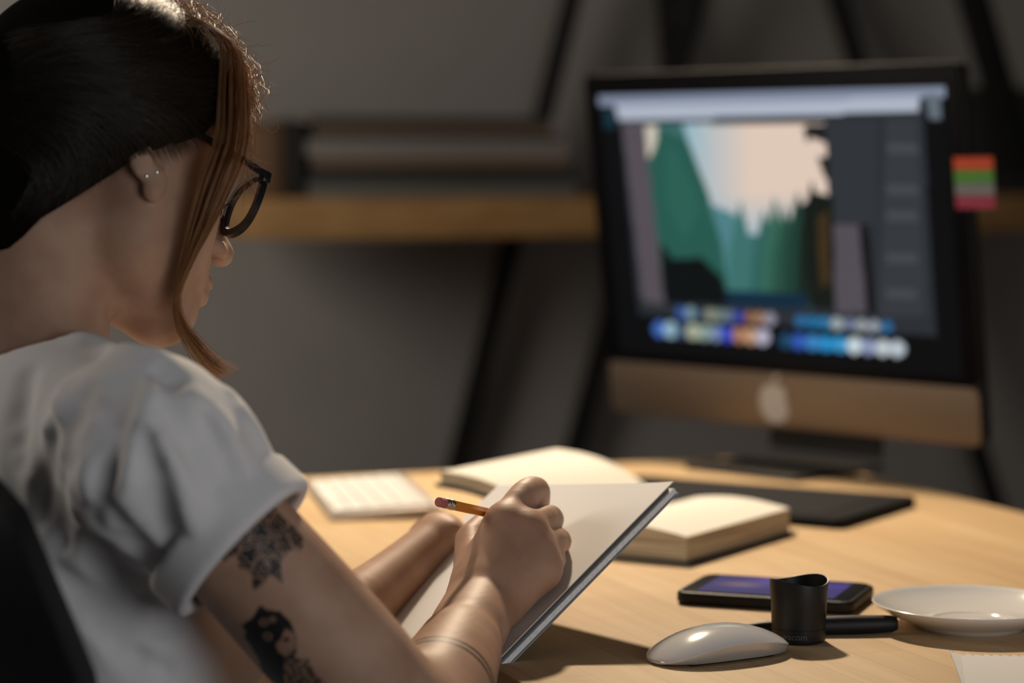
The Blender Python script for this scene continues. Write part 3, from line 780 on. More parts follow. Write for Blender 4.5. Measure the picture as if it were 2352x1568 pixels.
for j in range(nv): F += [(ix(0, 0, j), ix(0, 0, j + 1), ix(1, 0, j + 1), ix(1, 0, j)), (ix(0, nu, j), ix(1, nu, j), ix(1, nu, j + 1), ix(0, nu, j + 1))]
build('top_sheet', (np.array(V), F), M_sheet, pad, sharp=50)
def padslab(i, z0, z1, m, nm, bev=0.0004):
    build(nm, slab([(i, i), (PADL - i, i), (PADL - i, PADW - i), (i, PADW - i)], z0, z1, pad_o, pL, pW, pN, bev, 1), m, pad)
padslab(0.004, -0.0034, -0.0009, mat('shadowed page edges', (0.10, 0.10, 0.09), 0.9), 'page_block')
padslab(0.001, -0.0080, -0.0036, M_stack, 'page_block')
padslab(0.0, -0.0095, -0.0082, mat('pad board', (0.30, 0.30, 0.30), 0.8), 'back_board')

# ================================================================== PENCIL
pe, pt = P(1006, 1152, 1.757), P(1262, 1206, 1.893)
pt = pt - pN * ((pt - pad_o) @ pN) + pN * 0.0014
pd = unit(pt - pe); PLn = float(np.linalg.norm(pt - pe)); px_, py_, pz_ = basis(pd)
t = thing('pencil', 'orange pencil with pink eraser held in her right hand', 'pencil', pt)
M_or = mat('orange lacquer', (0.62, 0.20, 0.012), 0.3, 0, 0.5, coat=0.3)
R_ = 0.0039
build('shaft', lathe([(R_, 0.018), (R_, PLn - 0.024), (R_ * 0.95, PLn - 0.022)], pe, 6, px_, py_, pz_), M_or, t, smooth=False)
build('wood_tip', lathe([(R_ * 0.95, PLn - 0.022), (0.001, PLn - 0.005)], pe, 20, px_, py_, pz_), mat('bare cedar', (0.55, 0.36, 0.2), 0.7), t)
build('lead', lathe([(0.001, PLn - 0.005), (0.0002, PLn)], pe, 12, px_, py_, pz_), mat('graphite', (0.03, 0.03, 0.035), 0.4, 0.3), t)
fp = [(R_ * 0.98, 0.0085)]
for z in (0.0095, 0.0115, 0.0150, 0.0170): fp += [(R_ * 1.02, z - 0.0004), (R_ * 0.95, z), (R_ * 1.02, z + 0.0004)]
fp += [(R_ * 1.06, 0.0185), (R_ * 1.04, 0.0195)]
build('ferrule', lathe(fp, pe, 28, px_, py_, pz_), mat('tin ferrule', (0.72, 0.70, 0.62), 0.25, 1.0), t)
build('eraser', lathe([(0.0005, 0.0), (R_ * 0.75, 0.0002), (R_ * 0.92, 0.001), (R_ * 0.94, 0.009)], pe, 28, px_, py_, pz_), mat('pink rubber', (0.42, 0.12, 0.12), 0.8, bump=(900, 0.3, 0.0003)), t)
print('props', time.time() - T0)

# BEGIN PERSON
# ================================================================== PERSON
def HZ(v): return A3(v[0], v[1], v[2] + DESK)             # heights over the desk top
TH = math.radians(52.0)
PF_, PR_ = A3(math.sin(TH), math.cos(TH), 0), A3(math.cos(TH), -math.sin(TH), 0)   # facing, right
NK = P(72, 868, 1.65)                                    # base of the neck (back)
PV = NK - PF_ * 0.10 - Z3 * 0.47
SPN = unit(NK - PV)
SH = P(338, 1018, 1.51); SHL = NK + (-PR_ * 0.165 + PF_ * 0.035 - Z3 * 0.045)
EL = P(945, 1690, 1.56); WR = P(1107, 1385, 1.762)
ELL = HZ((-0.193, 1.79, -0.035)); WRL = P(1012, 1240, 1.965)
# head frame
HP = math.radians(24.5); HT = math.radians(50.6); RO = math.radians(13.9)
hf = A3(math.sin(HT) * math.cos(HP), math.cos(HT) * math.cos(HP), -math.sin(HP))
hr = A3(math.cos(HT), -math.sin(HT), 0); hu = np.cross(hr, hf)
hr = hr * math.cos(RO) + hu * math.sin(RO); hu = np.cross(hr, hf)
HO = P(233, 402, 1.712)
def H(r, f, u): return HO + hr * r + hf * f + hu * u
HA = [hr, hf, hu]
person = thing('person', 'woman in white tee and glasses bending over a pad, drawing with a pencil', 'person', (PV[0], PV[1], 0))
def mk_field(lo, hi, h): return Field(lo, hi, h)
S = mk_field((-0.66, 1.34, DESK - 0.24), (0.11, 2.06, DESK + 0.53), 0.0024)
# torso (kept inside the shirt) and neck
def torso(S, g, k):
    S.ell(NK - SPN * 0.17 + PF_ * 0.055, [PR_, PF_, SPN], (0.135 + g, 0.092 + g, 0.19), k)
    S.ell(NK - SPN * 0.36 + PF_ * 0.06, [PR_, PF_, SPN], (0.122 + g, 0.088 + g, 0.17), k)
    S.ell(NK - SPN * 0.48 + PF_ * 0.05, [PR_, PF_, SPN], (0.150 + g, 0.105 + g, 0.12), k)
    for sg, sh in ((1, SH), (-1, SHL)):
        S.cone(NK + PF_ * 0.02 - SPN * 0.03, sh - Z3 * 0.004, 0.040 + g, 0.042 + g, k)
        S.ball(NK - SPN * 0.16 + PF_ * 0.13 + PR_ * sg * 0.065, 0.05 + g, k)
torso(S, -0.026, 0.05)
NB, NT = P(95, 835, 1.665), H(0, -0.030, -0.055)
S.chain([NB - Z3 * 0.03, NB, lerp(NB, NT, 0.5), NT] if False else [NB - Z3 * 0.04, NB, (NB + NT) / 2, NT], [0.050, 0.047, 0.0445, 0.047], 0.012, dense=9)
S.chain([NK - SPN * 0.02, H(0, -0.065, -0.02)], [0.038, 0.040], 0.015)
# right arm
def lerp(a, b, t): return a + (b - a) * t
S.chain([SH, lerp(SH, EL, 0.35), lerp(SH, EL, 0.75), EL], [0.036, 0.0415, 0.0430, 0.0375], 0.02, dense=14)
fa = unit(WR - EL); fside = unit(np.cross(fa, pN))         # across the forearm, in the page plane
S.chain([EL, lerp(EL, WR, 0.25), lerp(EL, WR, 0.6), lerp(EL, WR, 0.88), WR], [0.0370, 0.0345, 0.0275, 0.0235, 0.0225], 0.02, dense=14)
S.chain([EL + fside * 0.008, lerp(EL, WR, 0.3) + fside * 0.008, lerp(EL, WR, 0.6) + fside * 0.004], [0.03, 0.030, 0.024], 0.02, dense=9)
S.chain([lerp(EL, WR, 0.8) + fside * 0.008, WR + fside * 0.007], [0.0190, 0.0195], 0.015)
S.chain([lerp(EL, WR, 0.8) - fside * 0.007, WR - fside * 0.007], [0.0190, 0.0195], 0.015)
# right hand: metacarpals, then each finger of its own
def hand(S, wr, fingers, thumb, k=0.006, kp=0.016, rp=0.0165):
    for mcp, *rest in fingers:
        S.chain([wr * 0.75 + mcp[0] * 0.25, mcp[0]], [rp, mcp[1] + 0.0012], kp)
    for fg in fingers: S.chain([q[0] for q in fg], [q[1] for q in fg], k, dense=10)
    S.chain([q[0] for q in thumb], [q[1] for q in thumb], 0.008)
fingers = [
    [(P(1158, 1200, 1.800), .0118), (P(1202, 1138, 1.826), .0112), (P(1231, 1126, 1.850), .0106), (P(1237, 1152, 1.874), .0090)],
    [(P(1212, 1212, 1.797), .0118), (P(1264, 1188, 1.836), .0098), (P(1262, 1208, 1.862), .0086), (P(1236, 1205, 1.880), .0078)],
    [(P(1236, 1258, 1.792), .0112), (P(1284, 1240, 1.824), .0094), (P(1276, 1256, 1.846), .0084), (P(1246, 1243, 1.864), .0078)],
    [(P(1240, 1308, 1.785), .0105), (P(1274, 1288, 1.806), .0086), (P(1266, 1288, 1.824), .0078), (P(1240, 1276, 1.842), .0072)]]
thumb = [(P(1085, 1330, 1.785), .0150), (P(1082, 1240, 1.835), .0125), (P(1118, 1200, 1.865), .0105), (P(1172, 1195, 1.888), .0092)]
hand(S, WR, fingers, thumb)
S.chain([lerp(WR, fingers[3][0][0], 0.2), fingers[3][0][0]], [0.0185, 0.0135], 0.015)       # heel of the hand
S.chain([lerp(WR, thumb[0][0], 0.6), lerp(thumb[0][0], fingers[0][0][0], 0.5), fingers[0][0][0]], [0.015, 0.013, 0.010], 0.014)   # web to the index
for fg in fingers:                                                                          # tendons on the back of the hand
    o_ = -unit(ray(1180, 1260)) * 0.011
    S.chain([lerp(WR, fg[0][0], 0.35) + o_ * 1.2, lerp(WR, fg[0][0], 0.97) + o_ * 0.75], [0.0045, 0.0050], 0.012)
# left arm and hand holding the pad's edge
S.chain([SHL, lerp(SHL, ELL, 0.5), ELL], [0.040, 0.042, 0.034], 0.02, dense=9)
S.chain([ELL, lerp(ELL, WRL, 0.3), lerp(ELL, WRL, 0.7), WRL], [0.034, 0.034, 0.0245, 0.0215], 0.02, dense=12)
lb_ = TL - pL * 0.07                                        # where the fingers meet the left edge
fl = []
for i, (t_, r_) in enumerate(((0.012, .0095), (-0.008, .0098), (-0.028, .0095), (-0.046, .0085))):
    e_ = lb_ + pL * t_
    a_ = lerp(WRL, e_, 0.62) - pN * 0.012 
    fl.append([(a_, r_ + .0015), (e_ + pW * 0.004 - pN * 0.019, r_), (e_ - pW * 0.022 - pN * 0.0195, r_ - .001), (e_ - pW * 0.042 - pN * 0.019, r_ - .0018)])
lth = [(lerp(WRL, lb_, 0.3), .0130), (lerp(WRL, lb_, 0.72) + pN * 0.010, .0115), (lb_ + pW * 0.002 - pL * 0.012 + pN * 0.0125, .0105), (lb_ - pW * 0.026 - pL * 0.004 + pN * 0.0100, .0092)]
hand(S, WRL, fl, lth, rp=0.0140)
# head
def E(c, r, k=0.02, sub=False): S.ell(H(*c), HA, r, k, sub)
def K(a, b, r1, r2, k=0.02, sub=False): S.cone(H(*a), H(*b), r1, r2, k, sub)
E((0, -0.008, 0.046), (0.071, 0.090, 0.078))
E((0, 0.030, 0.050), (0.062, 0.060, 0.056), 0.03)
E((0, 0.034, -0.012), (0.055, 0.049, 0.073), 0.025)
for sg in (1, -1):
    K((sg * 0.046, 0.010, -0.056), (sg * 0.010, 0.072, -0.080), 0.016, 0.015, 0.025)
    K((sg * 0.048, 0.004, -0.01), (sg * 0.046, 0.010, -0.056), 0.022, 0.016, 0.03)
    E((sg * 0.038, 0.049, -0.018), (0.021, 0.022, 0.027), 0.025)
    E((sg * 0.022, 0.058, -0.046), (0.020, 0.021, 0.022), 0.025)
E((0, 0.074, -0.046), (0.026, 0.024, 0.026), 0.02)
E((0, 0.078, -0.077), (0.017, 0.015, 0.015), 0.02)
for sg in (1, -1):
    K((sg * 0.012, 0.084, 0.036), (sg * 0.040, 0.072, 0.038), 0.010, 0.008, 0.02)
    E((sg * 0.031, 0.098, 0.018), (0.016, 0.016, 0.012), 0.012, True)
    S.ball(H(sg * 0.031, 0.073, 0.017), 0.0125, 0.004)
    K((sg * 0.020, 0.085, 0.0215), (sg * 0.042, 0.080, 0.0205), 0.0032, 0.0028, 0.004)
K((0, 0.086, 0.026), (0, 0.108, -0.011), 0.0065, 0.0090, 0.012)
S.ball(H(0, 0.1125, -0.0135), 0.0086, 0.008)
for sg in (1, -1):
    E((sg * 0.0115, 0.098, -0.017), (0.0075, 0.011, 0.0075), 0.006)
    E((sg * 0.0062, 0.103, -0.0235), (0.0034, 0.006, 0.004), 0.003, True)
K((-0.016, 0.088, -0.043), (0, 0.1035, -0.0405), 0.0035, 0.0055, 0.006); K((0.016, 0.088, -0.043), (0, 0.1035, -0.0405), 0.0035, 0.0055, 0.006)
K((-0.015, 0.087, -0.051), (0, 0.1010, -0.0525), 0.0035, 0.0062, 0.006); K((0.015, 0.087, -0.051), (0, 0.1010, -0.0525), 0.0035, 0.0062, 0.006)
K((-0.022, 0.094, -0.0465), (0.022, 0.094, -0.0465), 0.0012, 0.0012, 0.004, True); K((0, 0.112, -0.0465), (0, 0.103, -0.0465), 0.0015, 0.001, 0.004, True)
for sg in (1, -1):                                           # ears
    ex = [unit(hr * sg + hf * -0.35), unit(hf + hr * sg * 0.35), hu]
    S.ell(H(sg * 0.073, -0.010, 0.004), ex, (0.0065, 0.0165, 0.031), 0.004)
    S.ell(H(sg * 0.0745, -0.001, -0.026), ex, (0.0055, 0.0090, 0.0135), 0.003)
    S.ell(H(sg * 0.079, -0.003, -0.001), ex, (0.006, 0.0085, 0.013), 0.005, True)
    S.ell(H(sg * 0.078, -0.003, 0.016), ex, (0.004, 0.008, 0.008), 0.004, True)
eh_ = S.hit(372, 366, 1.4, 2.0); S.ball(eh_ - ray(372, 366) * 0.002, 0.0052, 0.003, True)
print('body field', time.time() - T0)
BV, BF = S.mesh(2)
print('body mesh', len(BV), time.time() - T0)

# ---- tattoos: each vertex gets ink from a flat drawing wrapped round the arm
ua = unit(EL - SH); uview = unit(ray(600, 1350)); uside = unit(np.cross(ua, uview)); uout = np.cross(uside, ua)
if uside[2] < 0: uside = -uside
uout = np.cross(uside, ua); uout = uout if uout @ uview < 0 else -uout
def arm_plane(X):
    q = X - SH; s = q @ ua; a = q @ uside; b = q @ uout
    t = 0.043 * np.arctan2(a, np.maximum(b, -10)) * 0.9
    return 380 + AK * (s * 0.66 + t * 0.75), 1047 + AK * (s * 0.75 - t * 0.66), s, b
AK = 919 / float(np.linalg.norm(EL - SH))
def ink_at(X):
    x, y, s, b = arm_plane(X); ink = np.zeros(len(X))
    on = (b > -0.01) & (s > 0.03) & (s < 0.26)
    outer = [(590, 1120), (645, 1135), (668, 1195), (700, 1222), (718, 1250), (700, 1284), (674, 1272), (652, 1296), (656, 1342), (632, 1322), (598, 1357), (590, 1320), (563, 1302), (555, 1272), (528, 1292), (522, 1262), (546, 1248), (540, 1212), (570, 1180)]
    m = inpoly(x, y, outer) & on
    cs = [(590, 1185), (630, 1180), (565, 1225), (610, 1228), (650, 1220), (690, 1248), (540, 1270), (585, 1275), (632, 1262), (668, 1255), (610, 1312), (642, 1305), (596, 1338)]
    dx = np.stack([np.hypot(x - cx, y - cy) + 5 * np.sin(3 * np.arctan2(y - cy, x - cx) + i) for i, (cx, cy) in enumerate(cs)])
    d = dx.min(0); k = dx.argmin(0); srt = np.sort(dx, 0); edge_ = srt[1] - srt[0]
    ph = (d + k * 3.1) % 13.5
    gap = ((ph > 9.4) & (ph < 12.9) & (d > 5)) | ((edge_ < 2.6) & (d > 9))
    ink[m & ~gap] = 1.0; ink[m & gap] = 0.2
    hair_ = [(612, 1387), (628, 1398), (655, 1402), (678, 1425), (692, 1458), (694, 1500), (682, 1530), (668, 1560), (672, 1610), (600, 1610), (608, 1545), (590, 1500), (576, 1480), (582, 1462), (572, 1444), (596, 1420)]
    face_ = [(668, 1440), (688, 1452), (692, 1478), (686, 1500), (672, 1508), (655, 1496), (650, 1478), (660, 1466)]
    m2 = inpoly(x, y, hair_) & on; ink[m2] = 0.97
    ink[inpoly(x, y, face_) & on] = 0.22
    ink[(np.hypot(x - 672, y - 1466) < 6) & on] = 0.9; ink[(np.hypot((x - 681) / 1.6, y - 1496) < 3) & on] = 0.7
    for cx, cy, r in ((622, 1428, 7), (640, 1420, 5), (632, 1462, 8)): ink[(np.abs(np.hypot(x - cx, y - cy) - r) < 2.0) & on] = 0.3
    lace = [(672, 1515), (700, 1508), (722, 1512), (734, 1540), (768, 1575), (760, 1610), (690, 1610), (668, 1545)]
    m3 = inpoly(x, y, lace) & on; w3 = np.sin(x * 0.33 + 2 * np.sin(y * 0.11)) * np.sin(y * 0.29 + 1.5 * np.sin(x * 0.13))
    ink[m3] = np.where(w3[m3] > -0.1, 0.85, 0.2)
    sf = (X - EL) @ fa; rr_ = np.linalg.norm((X - EL) - sf[:, None] * fa, axis=1)
    for s0 in (BAND, BAND + 0.0075):
        ink[(np.abs(sf - s0) < 0.0019) & (rr_ < 0.06) & (X[:, 0] > EL[0] - 0.06) & (X[:, 0] < 0.03)] = 0.85
    return ink
BAND = 0.066
# finer faces where the drawings are
bm = bmesh.new()
fc_ = BV[BF].mean(1)
_, _, s_, b_ = arm_plane(fc_)
q_ = fc_ - SH; near = (np.linalg.norm(q_ - (q_ @ ua)[:, None] * ua, axis=1) < 0.062) & (s_ > 0.07) & (s_ < 0.235) & (b_ > -0.005)
sf_ = (fc_ - EL) @ fa; near2 = (np.abs(sf_ - BAND - 0.004) < 0.010) & (np.linalg.norm((fc_ - EL) - sf_[:, None] * fa, axis=1) < 0.055)
reg = near | near2
# split every quad of the region 4x4 (edges shared inside the region stay welded by position)
def refine(V, F, reg, n=4):
    keep = F[~reg]; R = F[reg]
    t = np.linspace(0, 1, n + 1); U, W = np.meshgrid(t, t, indexing='ij')
    c = V[R]
    w = np.stack([(1 - U) * (1 - W), U * (1 - W), U * W, (1 - U) * W], -1).reshape(-1, 4)
    pts = np.einsum('gk,fkd->fgd', w, c).reshape(-1, 3)
    key = np.round(pts / 2e-6).astype(np.int64)
    _, first, inv = np.unique(key, axis=0, return_index=True, return_inverse=True)
    inv = inv.ravel(); newV = pts[first]
    # corner vertices map back to the old ones
    kd = {tuple(k): i for i, k in zip(np.unique(R), np.round(V[np.unique(R)] / 2e-6).astype(np.int64))}
    mp = np.arange(len(newV)) + len(V)
    nk = np.round(newV / 2e-6).astype(np.int64)
    for i, k in enumerate(map(tuple, nk)):
        j = kd.get(k)
        if j is not None: mp[i] = j
    g = inv.reshape(len(R), n + 1, n + 1)
    q = np.stack([g[:, :-1, :-1], g[:, 1:, :-1], g[:, 1:, 1:], g[:, :-1, 1:]], -1).reshape(-1, 4)
    return np.vstack([V, newV]), np.vstack([keep, mp[q]])
RV, RF = refine(BV, BF, reg, 4)
used = np.unique(RF); re_ = -np.ones(len(RV), int); re_[used] = np.arange(len(used)); RV = RV[used]; RF = re_[RF]
bm.free()
M_skin = mat('skin', (0.56, 0.345, 0.245), 0.52, 0, 0.22, sss=0.12, bump=(420, 0.10, 0.0006))
nt = M_skin.node_tree; bs = nt.nodes['Principled BSDF']
at = nt.nodes.new('ShaderNodeAttribute'); at.attribute_name = 'ink'
tcn = nt.nodes.new('ShaderNodeTexCoord'); nz = nt.nodes.new('ShaderNodeTexNoise'); nz.inputs['Scale'].default_value = 28; nz.inputs['Detail'].default_value = 4
nt.links.new(tcn.outputs['Object'], nz.inputs['Vector'])
rp = nt.nodes.new('ShaderNodeValToRGB'); rp.color_ramp.elements[0].color = (0.37, 0.212, 0.142, 1); rp.color_ramp.elements[1].color = (0.46, 0.292, 0.205, 1)
rp.color_ramp.elements[0].position = 0.35; rp.color_ramp.elements[1].position = 0.65
nt.links.new(nz.outputs['Fac'], rp.inputs['Fac'])
mxn = nt.nodes.new('ShaderNodeMixRGB'); mxn.inputs['Color2'].default_value = (0.008, 0.012, 0.014, 1)
nt.links.new(at.outputs['Fac'], mxn.inputs['Fac']); nt.links.new(rp.outputs['Color'], mxn.inputs['Color1']); nt.links.new(mxn.outputs['Color'], bs.inputs['Base Color'])
body = build('body', (RV, RF), M_skin, person, sharp=None)
ia = body.data.attributes.new('ink', 'FLOAT', 'POINT'); ia.data.foreach_set('value', ink_at(RV).astype(np.float32))
for ex_, ey_ in ((361, 395), (337, 404)):
    c = S.hit(ex_, ey_, 1.4, 2.0)
    c = c - ray(ex_, ey_) * 0.0012; build('earring', lathe([(0.00005, -0.0017), (0.0012, -0.0012), (0.0017, 0), (0.0012, 0.0012), (0.00005, 0.0017)], c, 12, *basis(hr)), mat('steel stud', (0.7, 0.7, 0.7), 0.15, 1.0), person)

# ---- T-shirt
G = mk_field((-0.68, 1.32, DESK - 0.30), (0.02, 2.0, DESK + 0.30), 0.0028)
torso(G, 0.009, 0.05)
G.ell(NK - SPN * 0.44 + PF_ * 0.055 + PR_ * 0.01, [PR_, PF_, SPN], (0.172, 0.125, 0.16), 0.05)
LE = unit(P(352 + 480, 985 + 640, 1.55) - SH) if False else unit(EL - SH)
CU = lerp(SH, EL, 0.50)
cq = unit(P(582 + 80, 1264 + 60, 1.5) - P(582, 1264, 1.5)); cax = unit(ua * 0.82 + cq * 0.48 - unit(ray(580, 1260)) * 0.40)
cc_ = SH + ua * 0.080
G.chain([SH + Z3 * 0.002, lerp(SH, EL, 0.25), lerp(SH, EL, 0.6)], [0.052, 0.052, 0.0505], 0.03, plane=(cc_, cax))
G.chain([SHL, lerp(SHL, ELL, 0.6)], [0.054, 0.056], 0.03, plane=(lerp(SHL, ELL, 0.45), unit(ELL - SHL)))
G.ell(NK - SPN * 0.40 + PF_ * 0.105 + PR_ * 0.03, [PR_, PF_, SPN], (0.145, 0.115, 0.15), 0.05)
def drape(X):
    q = X - NK.astype(np.float32); a = q @ PR_.astype(np.float32); b = q @ PF_.astype(np.float32); c = q @ SPN.astype(np.float32)
    w = np.sin(190 * a + 22 * c + 1.6 * np.sin(31 * c + 12 * a)) + 0.8 * np.sin(118 * a - 34 * c + 2.0 * np.sin(17 * c) + 1.0) + 0.5 * np.sin(270 * a + 60 * c + 2)
    return w * 0.0011 * np.clip((-c - 0.01) / 0.06, 0, 1)
G.A += drape(G._pts(np.zeros(3, int), G.n)).astype(np.float32)
folds_v = [
 ([(312, 862), (268, 977), (240, 1087), (217, 1198)], 0.0070, 1), ([(332, 1004), (358, 1115), (386, 1253), (404, 1303)], 0.0070, 1),
 ([(384, 940), (443, 1015), (497, 1122)], 0.0066, 1), ([(260, 1182), (310, 1253), (358, 1314), (404, 1362)], 0.0070, 1),
 ([(221, 1226), (244, 1309), (271, 1364)], 0.0049, 1), ([(271, 1364), (327, 1388), (380, 1408)], 0.0049, 1),
 ([(133, 1309), (183, 1353), (238, 1392), (312, 1434), (392, 1440)], 0.0066, 1), ([(128, 940), (105, 1060), (96, 1190)], 0.0049, 1),
 ([(190, 890), (150, 985), (130, 1120), (140, 1240)], 0.0041, 1), ([(470, 960), (520, 1050), (548, 1100)], 0.0041, 1), ([(360, 845), (410, 880)], 0.0041, 1), ([(200, 900), (170, 960), (160, 1060)], 0.0041, 1),
 ([(230, 1440), (300, 1500), (380, 1540)], 0.0057, 1), ([(60, 860), (45, 960), (40, 1060)], 0.0041, 1), ([(270, 870), (230, 940), (205, 1010)], 0.0049, 1)]
folds_r = [
 ([(345, 870), (300, 985), (285, 1090), (250, 1180)], 0.0066, 1), ([(365, 985), (395, 1100), (425, 1230)], 0.0066, 1), ([(420, 900), (500, 1000), (545, 1090)], 0.0049, 1),
 ([(240, 1100), (225, 1200)], 0.0057, 1), ([(500, 870), (560, 960), (612, 1050)], 0.0041, 1), ([(160, 1290), (230, 1350), (320, 1400)], 0.0066, 1), ([(300, 1210), (350, 1270), (400, 1330)], 0.0066, 1),
 ([(150, 900), (110, 1000)], 0.0049, 1), ([(250, 1330), (300, 1372), (370, 1385)], 0.0041, 1), ([(190, 1420), (260, 1470), (340, 1500)], 0.0066, 1), ([(150, 770), (250, 800), (360, 820)], 0.0033, 1)]
def poly_hit(F_, pl):
    o = []
    for px, py in spline(pl, 10):
        h = F_.hit(px, py, 1.25, 1.9)
        if h is not None: o.append(h)
    return o
fr = [(poly_hit(G, pl), r) for pl, r, _ in folds_r]; fv = [(poly_hit(G, pl), r) for pl, r, _ in folds_v]
for pts, r in fr:
    if len(pts) > 1:
        n_ = len(pts); rr = [r * math.sin(math.pi * (0.03 + 0.94 * i / (n_ - 1))) for i in range(n_)]
        G.chain([p + ray(300, 1100) * 0.004 for p in pts], rr, 0.018)
for pts, r in fv:
    if len(pts) > 1:
        n_ = len(pts); rr = [r * math.sin(math.pi * (0.03 + 0.94 * i / (n_ - 1))) for i in range(n_)]
        G.chain([p - ray(300, 1100) * 0.0015 for p in pts], rr, 0.016, sub=True)
# neck hole and sleeve hole
G.cone(NB - SPN * 0.0 + PF_ * 0.006, NB + (NT - NB) * 1.2, 0.064, 0.066, 0.008, True)
G.ell(NB + PF_ * 0.07 + Z3 * 0.015, [PR_, PF_, Z3], (0.07, 0.055, 0.03), 0.01, True)
# rolled cuff
def cuff(F_, c, ax, R, L, th, k, sub=False):
    c = np.asarray(c, np.float32); a = ax.astype(np.float32)
    def fn(X):
        q = X - c; s = q @ a; r = np.linalg.norm(q - s[..., None] * a, axis=-1)
        dr = np.abs(r - R) - th + 0.004; ds = np.abs(s) - L + 0.004
        return np.minimum(np.maximum(dr, ds), 0) + np.hypot(np.maximum(dr, 0), np.maximum(ds, 0)) - 0.004
    e = np.full(3, R + th + L)
    F_.add(fn, c - e, c + e, k, sub)
G.chain([cc_ + ua * 0.038, cc_ + ua * 0.11], [0.0475, 0.0475], 0.004, sub=True)
def cutpast(X):
    return -((X - (cc_ + cax * 0.014)) @ cax)
cuff(G, cc_, cax, 0.0535, 0.0145, 0.0060, 0.0012)
LC = lerp(SHL, ELL, 0.45); G.chain([LC - unit(ELL - SHL) * 0.05, LC + unit(ELL - SHL) * 0.09], [0.046, 0.046], 0.004, sub=True)
GV, GF = G.mesh(2)
M_shirt = mat('white cotton', (0.70, 0.69, 0.69), 0.9, 0, 0.2, bump=(500, 0.15, 0.0006))
build('shirt', (GV, GF), M_shirt, person, sharp=None)
print('shirt', len(GV), time.time() - T0)

# ---- lower body, coarse
PVc = PV + PF_ * 0.05
Lg = mk_field((-0.75, 1.1, 0.0), (0.35, 2.2, DESK - 0.18), 0.008)
Lg.ell(PVc + Z3 * 0.02, [PR_, PF_, Z3], (0.165, 0.13, 0.11), 0.05)
ft = []
for sg in (1, -1):
    kn = PVc + PF_ * 0.42 + PR_ * sg * 0.11 + Z3 * -0.0; an = kn + PF_ * 0.02 - Z3 * (kn[2] - 0.10)
    Lg.chain([PVc + PR_ * sg * 0.08, kn], [0.085, 0.06], 0.04); Lg.chain([kn, an], [0.058, 0.045], 0.03); ft.append(an)
build('trousers', Lg.mesh(1), mat('dark denim', (0.03, 0.035, 0.05), 0.9), person, sharp=None)
for an in ft:
    sh_ = mk_field(an - 0.2, an + 0.25, 0.008); b0 = A3(an[0], an[1], 0.045)
    sh_.chain([b0 - PF_ * 0.05, b0 + PF_ * 0.13], [0.042, 0.036], 0.03); sh_.cone(b0, an, 0.04, 0.042, 0.03)
    sv_, sf_2 = sh_.mesh(1); sv_[:, 2] = np.maximum(sv_[:, 2], 0.001)
    build('shoe', (sv_, sf_2), mat('black shoe leather', (0.02, 0.02, 0.02), 0.5), person, sharp=None)

# ---- hair: dense pulled-back mass plus strands lying over it
HG = mk_field(HO - 0.24, HO + 0.2, 0.0024)
HG.ell(H(0, -0.010, 0.046), HA, (0.081, 0.101, 0.090), 0.0)
HG.ell(H(0, 0.030, 0.052), HA, (0.070, 0.066, 0.064), 0.03)
HG.ell(H(0, -0.055, -0.005), HA, (0.072, 0.065, 0.075), 0.03)
HG.ell(H(0, -0.068, -0.036), HA, (0.056, 0.046, 0.066), 0.03)
HG.ball(H(0.0, -0.135, 0.0), 0.045, 0.03)
HG.ell(H(0.066, -0.012, 0.022), HA, (0.019, 0.034, 0.030), 0.02); HG.ell(H(-0.066, -0.012, 0.022), HA, (0.019, 0.034, 0.030), 0.02)
HL = []
for px, py in [(-60, 640), (0, 600), (60, 552), (100, 512), (200, 452), (262, 412), (330, 374), (390, 346), (450, 326), (478, 318)]:
    h = HG.hit(px, py, 1.35, 2.0)
    if h is not None: HL.append([(h - HO) @ hf, (h - HO) @ hu])
HL = sorted(HL); print('hairline', [[round(a, 3) for a in q] for q in HL])
HL = np.array([[-0.3, HL[0][1] - 0.02]] + HL + [[HL[-1][0] + 0.006, HL[-1][1] + 0.012], [0.074, 0.072], [0.10, 0.090], [0.3, 0.1]])
def hairline(X):
    q = X - HO; f = q @ hf; u = q @ hu
    return (np.interp(f, HL[:, 0], HL[:, 1]) + 0.003 - u) * 0.75
A_ = HG.A; a0 = HG._pts(np.zeros(3, int), HG.n)
HG.A = -smin(-A_, -hairline(a0).astype(np.float32), 0.016).astype(np.float32); del a0
M_hair = mat('dark brown hair', (0.005, 0.004, 0.003), 0.9, 0, 0.02)
hv, hfc = HG.mesh(2)
def strand_mat(name, c0, c1, rough, spec, glow=0.0):
    m = mat(name, c0, rough, 0, spec); nt = m.node_tree; g = nt.nodes.new('ShaderNodeNewGeometry'); rp = nt.nodes.new('ShaderNodeValToRGB')
    rp.color_ramp.elements[0].color = (*c0, 1); rp.color_ramp.elements[1].color = (*c1, 1)
    nt.links.new(g.outputs['Random Per Island'], rp.inputs['Fac']); nt.links.new(rp.outputs['Color'], nt.nodes['Principled BSDF'].inputs['Base Color'])
    if glow:                                                 # light passes through thin hair
        tr = nt.nodes.new('ShaderNodeBsdfTranslucent'); mx = nt.nodes.new('ShaderNodeMixShader'); mx.inputs[0].default_value = glow
        nt.links.new(rp.outputs['Color'], tr.inputs['Color'])
        nt.links.new(nt.nodes['Principled BSDF'].outputs[0], mx.inputs[1]); nt.links.new(tr.outputs[0], mx.inputs[2]); nt.links.new(mx.outputs[0], nt.nodes['Material Output'].inputs['Surface'])
    return m
M_strand = strand_mat('brown hair strands', (0.007, 0.0045, 0.003), (0.026, 0.016, 0.009), 0.36, 0.6)
M_lock = strand_mat('light brown hair strands', (0.11, 0.05, 0.019), (0.74, 0.40, 0.17), 0.36, 0.6, 0.45)
hair = build('hair', (hv, hfc), M_hair, person, sharp=None)
